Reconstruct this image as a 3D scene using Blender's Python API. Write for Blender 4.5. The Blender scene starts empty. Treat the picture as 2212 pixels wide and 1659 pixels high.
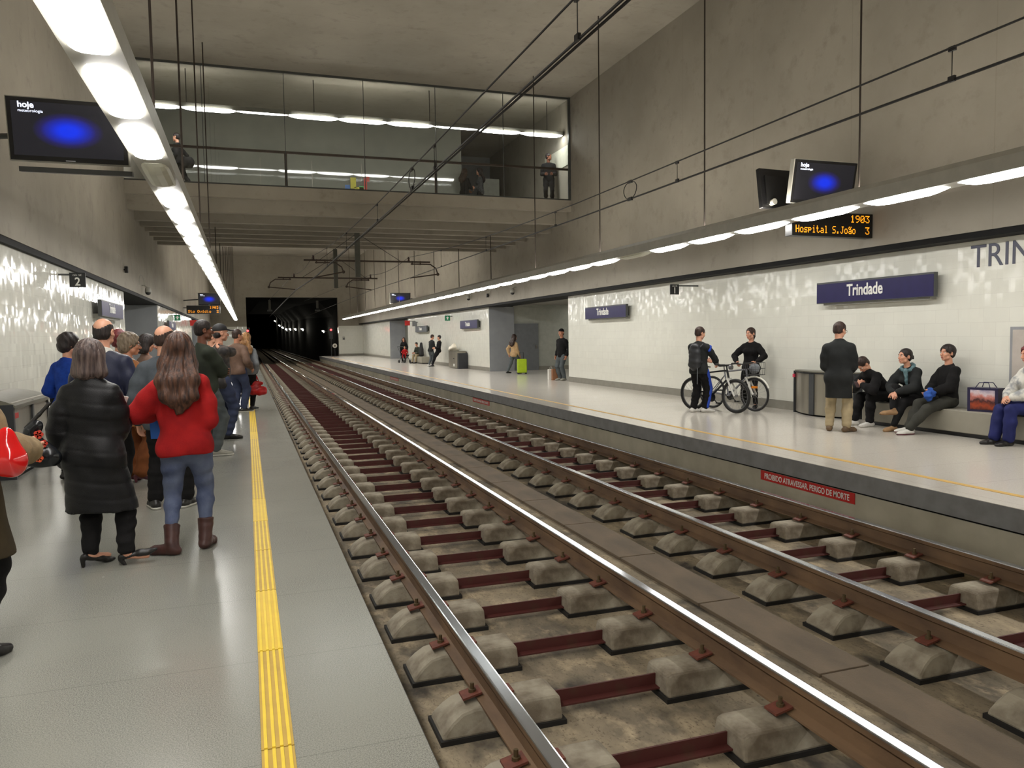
import bpy, math, random
import numpy as np
from mathutils import Vector, Matrix
random.seed(7)
SC = bpy.context.scene
COL = SC.collection

# ---------------------------------------------------------------- camera, world, exposure
def make_camera():
    yaw, pitch, roll = 0.33044, -0.06178, -0.014717
    f_px = 1663.54
    cy, sy, cp, sp = math.cos(yaw), math.sin(yaw), math.cos(pitch), math.sin(pitch)
    F = Vector((sy*cp, cy*cp, sp)); R0 = Vector((cy, -sy, 0)); U0 = R0.cross(F)
    cr, sr = math.cos(roll), math.sin(roll)
    R = cr*R0 + sr*U0; U = -sr*R0 + cr*U0
    cam = bpy.data.cameras.new('camera'); o = bpy.data.objects.new('camera', cam); COL.objects.link(o)
    m = Matrix((R, U, -F)).transposed().to_4x4(); m.translation = Vector((0, 0, 1.5))
    o.matrix_world = m
    cam.sensor_fit = 'HORIZONTAL'; cam.sensor_width = 36; cam.lens = f_px/2212*36
    cam.clip_start = 0.05; cam.clip_end = 600
    SC.camera = o
make_camera()
W = bpy.data.worlds.new('world'); SC.world = W; W.use_nodes = True
W.node_tree.nodes['Background'].inputs[0].default_value = (0.02, 0.02, 0.02, 1)
W.node_tree.nodes['Background'].inputs[1].default_value = 0.3
SC.view_settings.view_transform = 'Standard'; SC.view_settings.look = 'None'
SC.view_settings.exposure = 1.42; SC.view_settings.gamma = 1.0; SC.view_settings.use_curve_mapping = False
TUBE_POWER = 11.0        # emission of the fluorescent tubes
FILL_POWER = 10.5          # unseen strip added on top of each channel to brighten walls and ceiling
SC.cycles.max_bounces = 8; SC.cycles.diffuse_bounces = 5; SC.cycles.glossy_bounces = 4
SC.cycles.transparent_max_bounces = 12; SC.cycles.sample_clamp_indirect = 6.0
SC.cycles.caustics_reflective = False; SC.cycles.caustics_refractive = False

# ---------------------------------------------------------------- materials
def lin(c):
    return tuple(((x/255)/12.92 if x/255 <= .04045 else ((x/255+.055)/1.055)**2.4) for x in c)
MATS = {}
def new_mat(name):
    m = bpy.data.materials.new(name); m.use_nodes = True
    nt = m.node_tree; nt.nodes.clear()
    out = nt.nodes.new('ShaderNodeOutputMaterial'); b = nt.nodes.new('ShaderNodeBsdfPrincipled')
    nt.links.new(b.outputs[0], out.inputs[0])
    return m, nt, b
def mixc(nt, fac, a, b):
    n = nt.nodes.new('ShaderNodeMix'); n.data_type = 'RGBA'
    if hasattr(fac, 'links'): nt.links.new(fac, n.inputs[0])
    else: n.inputs[0].default_value = fac
    for v, i in ((a, 6), (b, 7)):
        if hasattr(v, 'links'): nt.links.new(v, n.inputs[i])
        else: n.inputs[i].default_value = (*v, 1)
    return n.outputs[2]
def noise(nt, scale, detail=4, vec=None, rough=.55):
    n = nt.nodes.new('ShaderNodeTexNoise'); n.inputs['Scale'].default_value = scale
    n.inputs['Detail'].default_value = detail; n.inputs['Roughness'].default_value = rough
    if vec: nt.links.new(vec, n.inputs['Vector'])
    return n.outputs[0]
def ramp(nt, v, p0, p1, c0=(0, 0, 0), c1=(1, 1, 1)):
    r = nt.nodes.new('ShaderNodeValToRGB'); nt.links.new(v, r.inputs[0])
    r.color_ramp.elements[0].position = p0; r.color_ramp.elements[1].position = p1
    r.color_ramp.elements[0].color = (*c0, 1); r.color_ramp.elements[1].color = (*c1, 1)
    return r.outputs[0]
def coords(nt, scale=(1, 1, 1), kind='Object'):
    t = nt.nodes.new('ShaderNodeTexCoord'); mp = nt.nodes.new('ShaderNodeMapping')
    mp.inputs['Scale'].default_value = scale; nt.links.new(t.outputs[kind], mp.inputs[0]); return mp.outputs[0]
def bump(nt, b, h, strength, dist=.01):
    n = nt.nodes.new('ShaderNodeBump'); n.inputs['Strength'].default_value = strength
    n.inputs['Distance'].default_value = dist; nt.links.new(h, n.inputs['Height'])
    nt.links.new(n.outputs[0], b.inputs['Normal'])
def mat(name, rgb, rough=.6, rgb2=None, nscale=6, metal=0, bstr=0, bscale=60, stretch=(1, 1, 1), p=(.35, .7), spec=.5, coat=0):
    if name in MATS: return MATS[name]
    m, nt, b = new_mat(name)
    c = lin(rgb); c2 = lin(rgb2) if rgb2 else tuple(x*.86 for x in c)
    v = coords(nt, stretch)
    f = ramp(nt, noise(nt, nscale, 5, v), *p)
    nt.links.new(mixc(nt, f, c, c2), b.inputs['Base Color'])
    b.inputs['Roughness'].default_value = rough; b.inputs['Metallic'].default_value = metal
    b.inputs['Specular IOR Level'].default_value = spec
    if coat: b.inputs['Coat Weight'].default_value = coat; b.inputs['Coat Roughness'].default_value = .08
    if bstr: bump(nt, b, noise(nt, bscale, 3, v), bstr)
    m.diffuse_color = (*c, 1); MATS[name] = m; return m
def emit(name, rgb, strength):
    if name in MATS: return MATS[name]
    m, nt, b = new_mat(name)
    b.inputs['Base Color'].default_value = (*lin(rgb), 1)
    b.inputs['Emission Color'].default_value = (*lin(rgb), 1); b.inputs['Emission Strength'].default_value = strength
    MATS[name] = m; return m

def concrete_mat():
    m, nt, b = new_mat('raw_concrete')
    v = coords(nt)
    n1 = noise(nt, .35, 6, v, .6); n2 = noise(nt, 3.0, 6, v, .65)
    c = mixc(nt, ramp(nt, n1, .35, .68), lin((160, 154, 142)), lin((140, 134, 123)))
    c = mixc(nt, ramp(nt, n2, .55, .8), c, lin((130, 124, 114)))
    # formwork joints, one board every 2.6 m along the hall
    sx = nt.nodes.new('ShaderNodeSeparateXYZ'); nt.links.new(v, sx.inputs[0])
    md = nt.nodes.new('ShaderNodeMath'); md.operation = 'PINGPONG'; md.inputs[1].default_value = 1.3; nt.links.new(sx.outputs[1], md.inputs[0])
    lt = nt.nodes.new('ShaderNodeMath'); lt.operation = 'LESS_THAN'; lt.inputs[1].default_value = .008; nt.links.new(md.outputs[0], lt.inputs[0])
    fc = nt.nodes.new('ShaderNodeMath'); fc.operation = 'MULTIPLY'; fc.inputs[1].default_value = .16; nt.links.new(lt.outputs[0], fc.inputs[0])
    c = mixc(nt, fc.outputs[0], c, lin((96, 90, 80)))
    nt.links.new(c, b.inputs['Base Color']); b.inputs['Roughness'].default_value = .8
    bump(nt, b, n2, .04, .02); MATS['concrete'] = m; return m
def tile_mat(name, axis, rgb=(226, 226, 216)):
    """glazed wall tiles, each tile a little out of plane, as hand-set tiles are"""
    m, nt, b = new_mat(name)
    t = nt.nodes.new('ShaderNodeTexCoord'); s = nt.nodes.new('ShaderNodeSeparateXYZ'); nt.links.new(t.outputs['Object'], s.inputs[0])
    cb = nt.nodes.new('ShaderNodeCombineXYZ'); nt.links.new(s.outputs[axis], cb.inputs[0]); nt.links.new(s.outputs[2], cb.inputs[1])
    br = nt.nodes.new('ShaderNodeTexBrick'); nt.links.new(cb.outputs[0], br.inputs['Vector'])
    br.inputs['Scale'].default_value = 1; br.inputs['Brick Width'].default_value = .40; br.inputs['Row Height'].default_value = .20
    br.inputs['Mortar Size'].default_value = .0025; br.inputs['Bias'].default_value = -.1
    br.inputs['Color1'].default_value = (*lin(rgb), 1); br.inputs['Color2'].default_value = (*[x*.97 for x in lin(rgb)], 1)
    br.inputs['Mortar'].default_value = (*lin((214, 213, 204)), 1)
    nt.links.new(br.outputs[0], b.inputs['Base Color'])
    b.inputs['Roughness'].default_value = .10; b.inputs['Specular IOR Level'].default_value = .55
    # small facets: every glazed piece 5 x 10 cm tilts by its own amount
    mul = nt.nodes.new('ShaderNodeVectorMath'); mul.operation = 'MULTIPLY'; mul.inputs[1].default_value = (11, 6, 1); nt.links.new(cb.outputs[0], mul.inputs[0])
    fl = nt.nodes.new('ShaderNodeVectorMath'); fl.operation = 'FLOOR'; nt.links.new(mul.outputs[0], fl.inputs[0])
    wn = nt.nodes.new('ShaderNodeTexWhiteNoise'); wn.noise_dimensions = '2D'; nt.links.new(fl.outputs[0], wn.inputs['Vector'])
    sub = nt.nodes.new('ShaderNodeVectorMath'); sub.operation = 'SUBTRACT'; sub.inputs[1].default_value = (.5, .5, .5); nt.links.new(wn.outputs['Color'], sub.inputs[0])
    sc = nt.nodes.new('ShaderNodeVectorMath'); sc.operation = 'SCALE'; sc.inputs['Scale'].default_value = .056; nt.links.new(sub.outputs[0], sc.inputs[0])
    bp = nt.nodes.new('ShaderNodeBump'); bp.inputs['Strength'].default_value = .035; bp.inputs['Distance'].default_value = .01
    nt.links.new(noise(nt, 9, 2, cb.outputs[0]), bp.inputs['Height'])
    ad = nt.nodes.new('ShaderNodeVectorMath'); ad.operation = 'ADD'; nt.links.new(bp.outputs[0], ad.inputs[0]); nt.links.new(sc.outputs[0], ad.inputs[1])
    nm = nt.nodes.new('ShaderNodeVectorMath'); nm.operation = 'NORMALIZE'; nt.links.new(ad.outputs[0], nm.inputs[0])
    nt.links.new(nm.outputs[0], b.inputs['Normal'])
    MATS[name] = m; return m
def terrazzo_mat(name, a, c, rough):
    m, nt, b = new_mat(name)
    v = coords(nt)
    n1 = noise(nt, 190, 2, v); n2 = noise(nt, .9, 4, v); n3 = noise(nt, 38, 3, v)
    col = mixc(nt, ramp(nt, n1, .38, .66), lin(a), lin(c))
    col = mixc(nt, ramp(nt, n2, .4, .75), col, lin(tuple(x*.93 for x in a)))
    br = nt.nodes.new('ShaderNodeTexBrick'); nt.links.new(v, br.inputs['Vector']); br.offset = 0
    br.inputs['Scale'].default_value = 1; br.inputs['Brick Width'].default_value = 3.1; br.inputs['Row Height'].default_value = .93; br.inputs['Mortar Size'].default_value = .0025
    br.inputs['Color1'].default_value = (0, 0, 0, 1); br.inputs['Color2'].default_value = (0, 0, 0, 1); br.inputs['Mortar'].default_value = (.45, .45, .45, 1)
    col = mixc(nt, br.outputs[0], col, lin((95, 94, 88)))
    # trodden specks of chewing gum and lint
    vo = nt.nodes.new('ShaderNodeTexVoronoi'); vo.inputs['Scale'].default_value = 1.7; nt.links.new(v, vo.inputs['Vector'])
    col = mixc(nt, ramp(nt, vo.outputs['Distance'], .010, .014, (1, 1, 1), (0, 0, 0)), col, lin((205, 203, 194)))
    nt.links.new(col, b.inputs['Base Color'])
    nt.links.new(ramp(nt, n3, .3, .8, (rough-.04,)*3, (rough+.08,)*3), b.inputs['Roughness'])
    b.inputs['Specular IOR Level'].default_value = .45
    MATS[name] = m; return m
def trackbed_mat():
    m, nt, b = new_mat('stained_trackbed')
    v = coords(nt, (1, .6, 1))
    c = mixc(nt, ramp(nt, noise(nt, 1.6, 6, v, .62), .38, .66), lin((158, 144, 120)), lin((100, 92, 78)))
    c = mixc(nt, ramp(nt, noise(nt, 5.5, 5, v, .6), .52, .72), c, lin((190, 172, 142)))
    c = mixc(nt, ramp(nt, noise(nt, 2.2, 5, coords(nt, (1.2, .8, 1))), .52, .68), c, lin((62, 57, 50)))
    c = mixc(nt, ramp(nt, noise(nt, 60, 3, v), .55, .8), c, lin((84, 72, 58)))
    nt.links.new(c, b.inputs['Base Color']); b.inputs['Roughness'].default_value = .82
    bump(nt, b, noise(nt, 40, 4, v), .25, .01); MATS['trackbed'] = m; return m
def glass_mat():
    m = bpy.data.materials.new('clear_glass'); m.use_nodes = True; nt = m.node_tree; nt.nodes.clear()
    o = nt.nodes.new('ShaderNodeOutputMaterial'); t = nt.nodes.new('ShaderNodeBsdfTransparent'); g = nt.nodes.new('ShaderNodeBsdfGlossy')
    t.inputs[0].default_value = (.93, .95, .94, 1); g.inputs['Roughness'].default_value = .01
    lw = nt.nodes.new('ShaderNodeFresnel'); lw.inputs[0].default_value = 1.6
    mx = nt.nodes.new('ShaderNodeMixShader'); nt.links.new(lw.outputs[0], mx.inputs[0]); nt.links.new(t.outputs[0], mx.inputs[1]); nt.links.new(g.outputs[0], mx.inputs[2])
    nt.links.new(mx.outputs[0], o.inputs[0]); MATS['glass'] = m; return m
CONC = concrete_mat(); TILE_Y = tile_mat('glazed_tile_side', 1); TILE_X = tile_mat('glazed_tile_end', 0)
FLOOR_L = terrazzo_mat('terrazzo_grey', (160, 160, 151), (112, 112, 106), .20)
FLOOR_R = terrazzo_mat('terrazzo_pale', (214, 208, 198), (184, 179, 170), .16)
BED = trackbed_mat(); GLASS = glass_mat()
GREYWALL = mat('grey_render', (152, 155, 158), .6, (142, 145, 148), 2)
DARKTRIM_SHADE = mat('black_trim_and_shade', (17, 17, 17), .7, spec=.2)  # real trim, and the black of painted shadow gaps
STEEL = mat('brushed_stainless', (168, 163, 150), .32, (148, 143, 131), 3, metal=.85, stretch=(1, 1, .05))
LIGHTMETAL = mat('grey_painted_metal', (172, 170, 160), .45)
RODMAT = mat('dark_rod', (62, 55, 50), .5, metal=.4)
BLACKPL = mat('black_plastic', (24, 24, 26), .4)
CABLE = mat('cable_black', (22, 21, 20), .5)
TUBE = emit('fluorescent_tube', (255, 252, 247), TUBE_POWER)
ADDED_FILL_SOFT = emit('added_fill_soft', (255, 247, 234), .6)
ADDED_FILL = emit('added_fill_strip', (255, 247, 234), FILL_POWER)
TUBE_OFF = mat('unlit_tube', (196, 196, 178), .4)

# ---------------------------------------------------------------- mesh and object helpers
class MB:
    """collects shapes into ONE mesh"""
    def __init__(s): s.v = []; s.f = []; s.mi = []
    def add(s, vs, fs, mi=0):
        n = len(s.v); s.v += [tuple(v) for v in vs]; s.f += [tuple(i+n for i in f) for f in fs]; s.mi += [mi]*len(fs); return s
    def box(s, x0, x1, y0, y1, z0, z1, mi=0):
        return s.add([(x0,y0,z0),(x1,y0,z0),(x1,y1,z0),(x0,y1,z0),(x0,y0,z1),(x1,y0,z1),(x1,y1,z1),(x0,y1,z1)],
                     [(0,3,2,1),(4,5,6,7),(0,1,5,4),(1,2,6,5),(2,3,7,6),(3,0,4,7)], mi)
    def prism(s, prof, axis, a0, a1, mi=0):
        """extrude a closed profile (list of 2D points) along x, y or z"""
        n = len(prof)
        def P(p, a): return (a, p[0], p[1]) if axis == 'x' else (p[0], a, p[1]) if axis == 'y' else (p[0], p[1], a)
        vs = [P(p, a0) for p in prof]+[P(p, a1) for p in prof]
        fs = [tuple(range(n)), tuple(range(2*n-1, n-1, -1))]+[(i, i+n, (i+1) % n+n, (i+1) % n) for i in range(n)]
        return s.add(vs, fs, mi)
    def tube(s, pts, r, n=8, mi=0, closed=False):
        pts = [Vector(p) for p in pts]; m = len(pts); rs = r if isinstance(r, (list, tuple)) else [r]*m
        vs = []; up = None
        for i in range(m):
            if closed: d = pts[(i+1) % m]-pts[i-1]
            else: d = pts[min(i+1, m-1)]-pts[max(i-1, 0)]
            d.normalize()
            if up is None: up = d.orthogonal().normalized()
            up = (up-d*up.dot(d))
            up = up.normalized() if up.length > 1e-5 else d.orthogonal().normalized()
            w = d.cross(up)
            for k in range(n):
                a = 2*math.pi*k/n; vs.append(pts[i]+(up*math.cos(a)+w*math.sin(a))*rs[i])
        fs = []
        for i in range(m if closed else m-1):
            j = (i+1) % m
            for k in range(n): fs.append((i*n+k, i*n+(k+1) % n, j*n+(k+1) % n, j*n+k))
        if not closed: fs += [tuple(range(n-1, -1, -1)), tuple((m-1)*n+k for k in range(n))]
        return s.add(vs, fs, mi)
    def lathe(s, prof, c, axis='z', n=20, mi=0):
        """prof: list of (radius, height); closed at both ends"""
        vs = []
        for r, h in prof:
            for k in range(n):
                a = 2*math.pi*k/n; x, y = r*math.cos(a), r*math.sin(a)
                vs.append((c[0]+x, c[1]+y, c[2]+h) if axis == 'z' else (c[0]+x, c[1]+h, c[2]+y) if axis == 'y' else (c[0]+h, c[1]+x, c[2]+y))
        m = len(prof)
        fs = [(i*n+k, i*n+(k+1) % n, (i+1)*n+(k+1) % n, (i+1)*n+k) for i in range(m-1) for k in range(n)]
        fs += [tuple(range(n-1, -1, -1)), tuple((m-1)*n+k for k in range(n))]
        return s.add(vs, fs, mi)
    def build(s, name, mats, parent=None, smooth=False, bevel=0, loc=None):
        me = bpy.data.meshes.new(name); me.from_pydata(s.v, [], s.f)
        for m in (mats if isinstance(mats, (list, tuple)) else [mats]): me.materials.append(m)
        me.polygons.foreach_set('material_index', s.mi)
        if smooth: me.polygons.foreach_set('use_smooth', [True]*len(s.f))
        import bmesh
        bm = bmesh.new(); bm.from_mesh(me); bmesh.ops.recalc_face_normals(bm, faces=bm.faces); bm.to_mesh(me); bm.free()
        me.update()
        return link(name, me, parent, bevel, loc)
def link(name, me, parent=None, bevel=0, loc=None):
    o = bpy.data.objects.new(name, me); COL.objects.link(o)
    if parent is not None: o.parent = parent
    if loc is not None: o.location = loc
    if bevel:
        b = o.modifiers.new('bevel', 'BEVEL'); b.width = bevel; b.segments = 2; b.limit_method = 'ANGLE'
    return o
def tag(o, label, cat, group=None, kind=None):
    if label: o['label'] = label
    if cat: o['category'] = cat
    if group: o['group'] = group
    if kind: o['kind'] = kind
    return o
def thing(name, label, cat, loc=(0, 0, 0), rz=0, group=None):
    o = bpy.data.objects.new(name, None); COL.objects.link(o); o.empty_display_size = .1
    o.location = loc; o.rotation_euler = (0, 0, rz)
    return tag(o, label, cat, group)
def struct(name, mb, m, **k):
    o = mb.build(name, m, **k); o['kind'] = 'structure'; return o
def copy_tree(o, parent=None, loc=None):
    c = o.copy(); COL.objects.link(c)
    if parent is not None: c.parent = parent
    for ch in list(o.children): copy_tree(ch, c)
    if loc is not None: c.location = loc
    return c
def text_mesh(name, body, size, m, parent, mw, extrude=.002, align='LEFT', xscale=1.0, bold=0):
    cu = bpy.data.curves.new(name, 'FONT'); cu.body = body; cu.size = size; cu.extrude = extrude; cu.align_x = align; cu.offset = bold
    to = bpy.data.objects.new(name, cu); COL.objects.link(to)
    dg = bpy.context.evaluated_depsgraph_get(); dg.update()
    me = bpy.data.meshes.new_from_object(to.evaluated_get(dg)); bpy.data.objects.remove(to); bpy.data.curves.remove(cu)
    me.transform(Matrix.Diagonal((xscale, 1, 1, 1))); me.transform(mw)
    me.materials.clear(); me.materials.append(m)
    return link(name, me, parent)
def frame_m(o, x, y):
    """matrix whose local x, y axes lie along given world vectors"""
    x = Vector(x).normalized(); y = Vector(y).normalized(); z = x.cross(y)
    mm = Matrix((x, y, z)).transposed().to_4x4(); mm.translation = Vector(o); return mm
# ================================================================ THE SETTING
Y0, Y1 = -14.0, 70.0                 # hall, behind the camera to the far wall
XL, XR = -2.9, 9.9                   # tiled walls
UL, UR = -2.82, 9.55                 # raw concrete walls above
LE, RE = 0.585, 6.05                 # platform edges
CZ = 8.72                            # ceiling
BEDZ = -0.71; RAILZ = -0.37
C1, C2 = 1.978, 4.955                # track centres
AL = (21.7, 29.4); AR = (23.15, 31.8); AR2 = (49.5, 56.2); AL2 = (47, 53)   # side passages

struct('floor_trackbed', MB().box(-.2, 6.9, Y0, Y1+190, BEDZ-.3, BEDZ), BED)
# platforms: slab with overhanging nose, recessed riser
def platform(side):
    s = 1 if side == 'right' else -1
    e, w = (RE, 19.0) if s > 0 else (LE, -9.0)
    top = MB().prism([(e, 0), (w, 0), (w, -.20), (e, -.20)], 'y', Y0, Y1+.2)
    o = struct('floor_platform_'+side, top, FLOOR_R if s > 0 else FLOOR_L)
    nose = MB().box(*sorted((e-.004*s, e+.02*s)), Y0, Y1+.2, -.20, -.004)
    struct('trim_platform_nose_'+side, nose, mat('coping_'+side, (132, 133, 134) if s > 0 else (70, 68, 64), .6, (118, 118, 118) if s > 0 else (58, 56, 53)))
    gap = MB().box(*sorted((e+.04*s, e+.3*s)), Y0, Y1+.2, -.225, -.20)
    struct('trim_platform_shade_'+side, gap, DARKTRIM_SHADE)  # black strip stands in for the shade under the nose
    ri = MB().box(*sorted((e+.03*s, e+.3*s)), Y0, Y1+.2, BEDZ, -.225)
    struct('wall_platform_riser_'+side, ri, mat('riser_concrete', (182, 177, 158), .8, (154, 148, 130), 1.4))
platform('left'); platform('right')
# thin ochre line on the right platform
struct('trim_ochre_line', MB().box(6.48, 6.56, Y0, Y1-6, 0, .003), mat('ochre_paint', (206, 166, 84), .5))

# tiled walls in runs between the passages, with grey base boards
TT = 2.77
def tiled(side, runs):
    x, s = (XR, 1) if side == 'right' else (XL, -1)
    m = MB(); b = MB()
    for a, c in runs:
        m.box(*sorted((x, x+.25*s)), a+.02, c-.02, .0, TT)
        b.box(*sorted((x-.012*s, x)), a+.02, c-.02, 0, .17)
    struct('wall_'+side, m, TILE_Y); struct('baseboard_'+side, b, mat('grey_base', (140, 137, 127), .55))
tiled('right', [(Y0, AR[0]), (AR[1], AR2[0]), (AR2[1], Y1)])
tiled('left', [(Y0, AL[0]), (AL[1], AL2[0]), (AL2[1], Y1)])
# upper raw concrete walls, hung in front of the tiles, with a black box below standing in for the shadow gap
for side, x, s in (('right', UR, 1), ('left', UL, -1)):
    struct('wall_upper_'+side, MB().box(*sorted((x, x+1.6*s)), Y0, Y1, 2.85, CZ+.4), CONC)
    struct('trim_shadow_gap_'+side, MB().box(*sorted((x+.015*s, x+1.0*s)), Y0, Y1, 2.765, 2.85), DARKTRIM_SHADE)
struct('ceiling', MB().box(UL-.5, UR+.5, Y0, Y1, CZ, CZ+.3), CONC)
struct('wall_back', MB().box(-9, 19, Y0-.4, Y0, BEDZ-.3, CZ+.3), CONC)
# far wall with the tunnel mouth, white tiled below
TX0, TX1, TZ = 0.04, 7.76, 5.18
fw = MB(); fw.box(-9, TX0, Y1, Y1+.6, 2.66, CZ+.3).box(TX1, 19, Y1, Y1+.6, 2.66, CZ+.3).box(TX0, TX1, Y1, Y1+.6, TZ, CZ+.3)
struct('wall_end', fw, CONC)
struct('wall_end_tiled', MB().box(XL, TX0, Y1, Y1+.6, 0, 2.66).box(TX1, XR, Y1, Y1+.6, 0, 2.66), TILE_X)
struct('baseboard_end', MB().box(TX1, XR, Y1-.014, Y1, 0, .17).box(XL, TX0, Y1-.014, Y1, 0, .17), MATS['grey_base'])
# end of the right platform towards the tunnel
# passages
def passage(side, y0, y1, depth):
    x, s = (XR, 1) if side == 'right' else (XL, -1)
    q = MB()
    q.box(*sorted((x+.01*s, x+depth*s)), y0-.25, y0, 0, 2.78)                       # near cheek
    q.box(*sorted((x+.01*s, x+1.15*s)), y1, y1+.3, 0, 2.78)                          # far cheek
    q.box(*sorted((x+depth*s, x+(depth+.2)*s)), y0-.3, y1+.8, 0, 2.9)
    struct('wall_passage_'+side, q, GREYWALL)
    struct('wall_passage_pale_'+side, MB().box(*sorted((x+1.15*s, x+depth*s)), y1+.12, y1+.4, 0, 2.9), mat('pale_render', (176, 178, 168), .55))
    struct('baseboard_passage_'+side, MB().box(*sorted((x+2.3*s, x+depth*s)), y1+.10, y1+.12, 0, .17), MATS['grey_base'])
    struct('ceiling_passage_'+side, MB().box(*sorted((x+.2*s, x+depth*s)), y0-.3, y1+.8, 2.86, 2.95), mat('passage_ceiling', (150, 148, 140), .7))
passage('right', *AR, 7.5); passage('right', *AR2, 5.0); passage('left', *AL, 5.0); passage('left', *AL2, 5.0)
d = thing('door_1', None, None); d['kind'] = 'structure'
MB().box(11.05, 12.2, 31.86, 31.92, 0, 2.05).build('door_leaf', mat('door_grey', (118, 121, 124), .5), d)
MB().box(12.06, 12.09, 31.81, 31.86, .95, 1.10).build('door_handle', STEEL, d)
# ---------------------------------------------------------------- tunnel beyond the mouth, curving left and rising
TP = [(70.3, 7.76, 0), (74, 7.7, 0), (76, 7.55, 0), (90, 6.45, .25), (102, 6.3, .35), (114, 6.25, .45), (126, 6.3, .55), (140, 6.35, .95), (155, 6.4, 1.55), (185, 6.6, 3.0), (230, 6.8, 6.0)]
tw = MB(); vs = []; fs = []
for y, xr, z in TP:
    xl = xr-7.7
    c = .01 if y < 71 else 1.2; t = (5.2, 5.22) if y < 71 else (z+3.6, z+5.0)
    if y < 71: xr, xl = 7.85, -.05
    vs += [(xr, y, -1.2), (xr, y, t[0]), (xr-c, y, t[1]), (xl+c, y, t[1]), (xl, y, t[0]), (xl, y, -1.2)]
for i in range(len(TP)-1):
    for k in range(5): fs.append((i*6+k, i*6+k+1, (i+1)*6+k+1, (i+1)*6+k))
fs.append(tuple((len(TP)-1)*6+k for k in range(6)))
tw.add(vs, fs)
struct('wall_tunnel', tw, mat('sooty_tunnel', (22, 21, 20), .95, (15, 15, 14), 1.0, spec=.15))
# ---------------------------------------------------------------- footbridge slab with cross beams
BR = MB()
BR.box(UL, UR, 22.0, 30.5, 5.34, 5.63)
BR.box(UL, UR, 22.0, 22.16, 5.29, 5.34)
BR.box(UL, UR, 22.35, 22.6, 4.95, 5.34)
for k in range(6): BR.box(UL, UR, 23.72+k*1.16, 23.94+k*1.16, 4.87, 5.34)
struct('floor_footbridge', BR, CONC)
gl = thing('window_1', None, None); gl['kind'] = 'structure'
for k, (a, c) in enumerate(((UL, -.9), (-.9, 1.17), (1.17, 3.3), (3.3, 5.35), (5.35, 7.4), (7.4, UR))):
    MB().box(a+.008, c-.008, 22.04, 22.055, 5.63, CZ).build('pane', GLASS, gl)
fm = MB()
for x in (-.9, 1.17, 3.3, 5.35, 7.4): fm.box(x-.008, x+.008, 22.035, 22.06, 5.63, CZ)
fm.box(UR-.06, UR, 22.0, 22.08, 5.63, CZ); fm.box(UL, UR, 22.02, 22.07, CZ-.05, CZ); fm.box(UL, UR, 22.02, 22.07, 5.63, 5.67)
fm.build('window_frame', mat('frame_dark', (70, 72, 70), .5), gl)
hr = MB(); hr.box(UL, UR, 22.12, 22.19, 6.56, 6.62)
for x in (1.17, 5.35): hr.box(x-.035, x+.035, 22.10, 22.16, 5.63, 6.56)
hr.build('handrail', mat('oxide_brown', (86, 66, 56), .5), gl)
struct('wall_footbridge_rear', MB().box(UL, 7.25, 26.2, 26.4, 5.63, CZ), mat('polished_grey_panel', (150, 152, 144), .03, (140, 142, 135), 1.2, spec=1.0))
tr = MB()
for x in (-1.0, .6, 2.2, 3.8, 5.4): tr.box(x-.005, x+.005, 26.185, 26.205, 5.63, 7.3)
struct('trim_rod_reflection', tr, STEEL)  # thin strips stand in for hanger rod reflections on the rear wall
struct('wall_footbridge_back', MB().box(UL, UR, 30.2, 30.5, 5.63, CZ), GREYWALL)
struct('wall_pillar_footbridge', MB().box(8.35, 8.95, 27.2, 27.8, 5.63, 7.25), mat('pale_render', (176, 178, 168)))
# ================================================================ TRACK
RUST = mat('rusty_rail', (122, 96, 70), .7, (84, 64, 48), 5, bstr=.15, stretch=(1, .35, 1))
RAILTOP = mat('polished_railhead', (206, 210, 216), .15, (184, 188, 194), 3, metal=.9, stretch=(1, .2, 1))
BLOCKM = mat('sleeper_concrete', (166, 158, 140), .85, (114, 103, 87), 5.5, bstr=.35, bscale=35, p=(.38, .66))
BARM = mat('red_oxide_bar', (80, 35, 31), .6, (78, 52, 38), 7, p=(.5, .8))
CLIPM = mat('rust_clip', (122, 66, 50), .7, (92, 52, 42), 20)
BOOTM = mat('rubber_boot', (26, 24, 22), .7)
BOLTM = mat('bolt_steel', (112, 96, 70), .5, metal=.5)
def rail(x, label):
    r = thing('rail', label, 'rail', (x, 0, RAILZ), 0, None)
    a, c = Y0, Y1+150
    w = MB().prism([(-.07, -.165), (.07, -.165), (.07, -.153), (.012, -.138), (.009, -.05), (.034, -.036), (.036, -.006), (-.036, -.006), (-.034, -.036), (-.009, -.05), (-.012, -.138), (-.07, -.153)], 'y', a, c)
    w.build('rail_web', RUST, r)
    MB().prism([(-.036, -.008), (.036, -.008), (.034, -.001), (.026, .001), (-.026, .001), (-.034, -.001)], 'y', a, c).build('rail_head', RAILTOP, r)['label'] = 'polished steel running surface'
rail(C1-.7525, 'steel running rail nearest the left platform edge with rusty web')
rail(C1+.7525, 'bright shining running rail, the inner rail of the near left track')
rail(C2-.735, 'running rail just right of the chequered duct covers')
rail(C2+.735, 'running rail closest to the right platform wall with the red warning signs')

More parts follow.
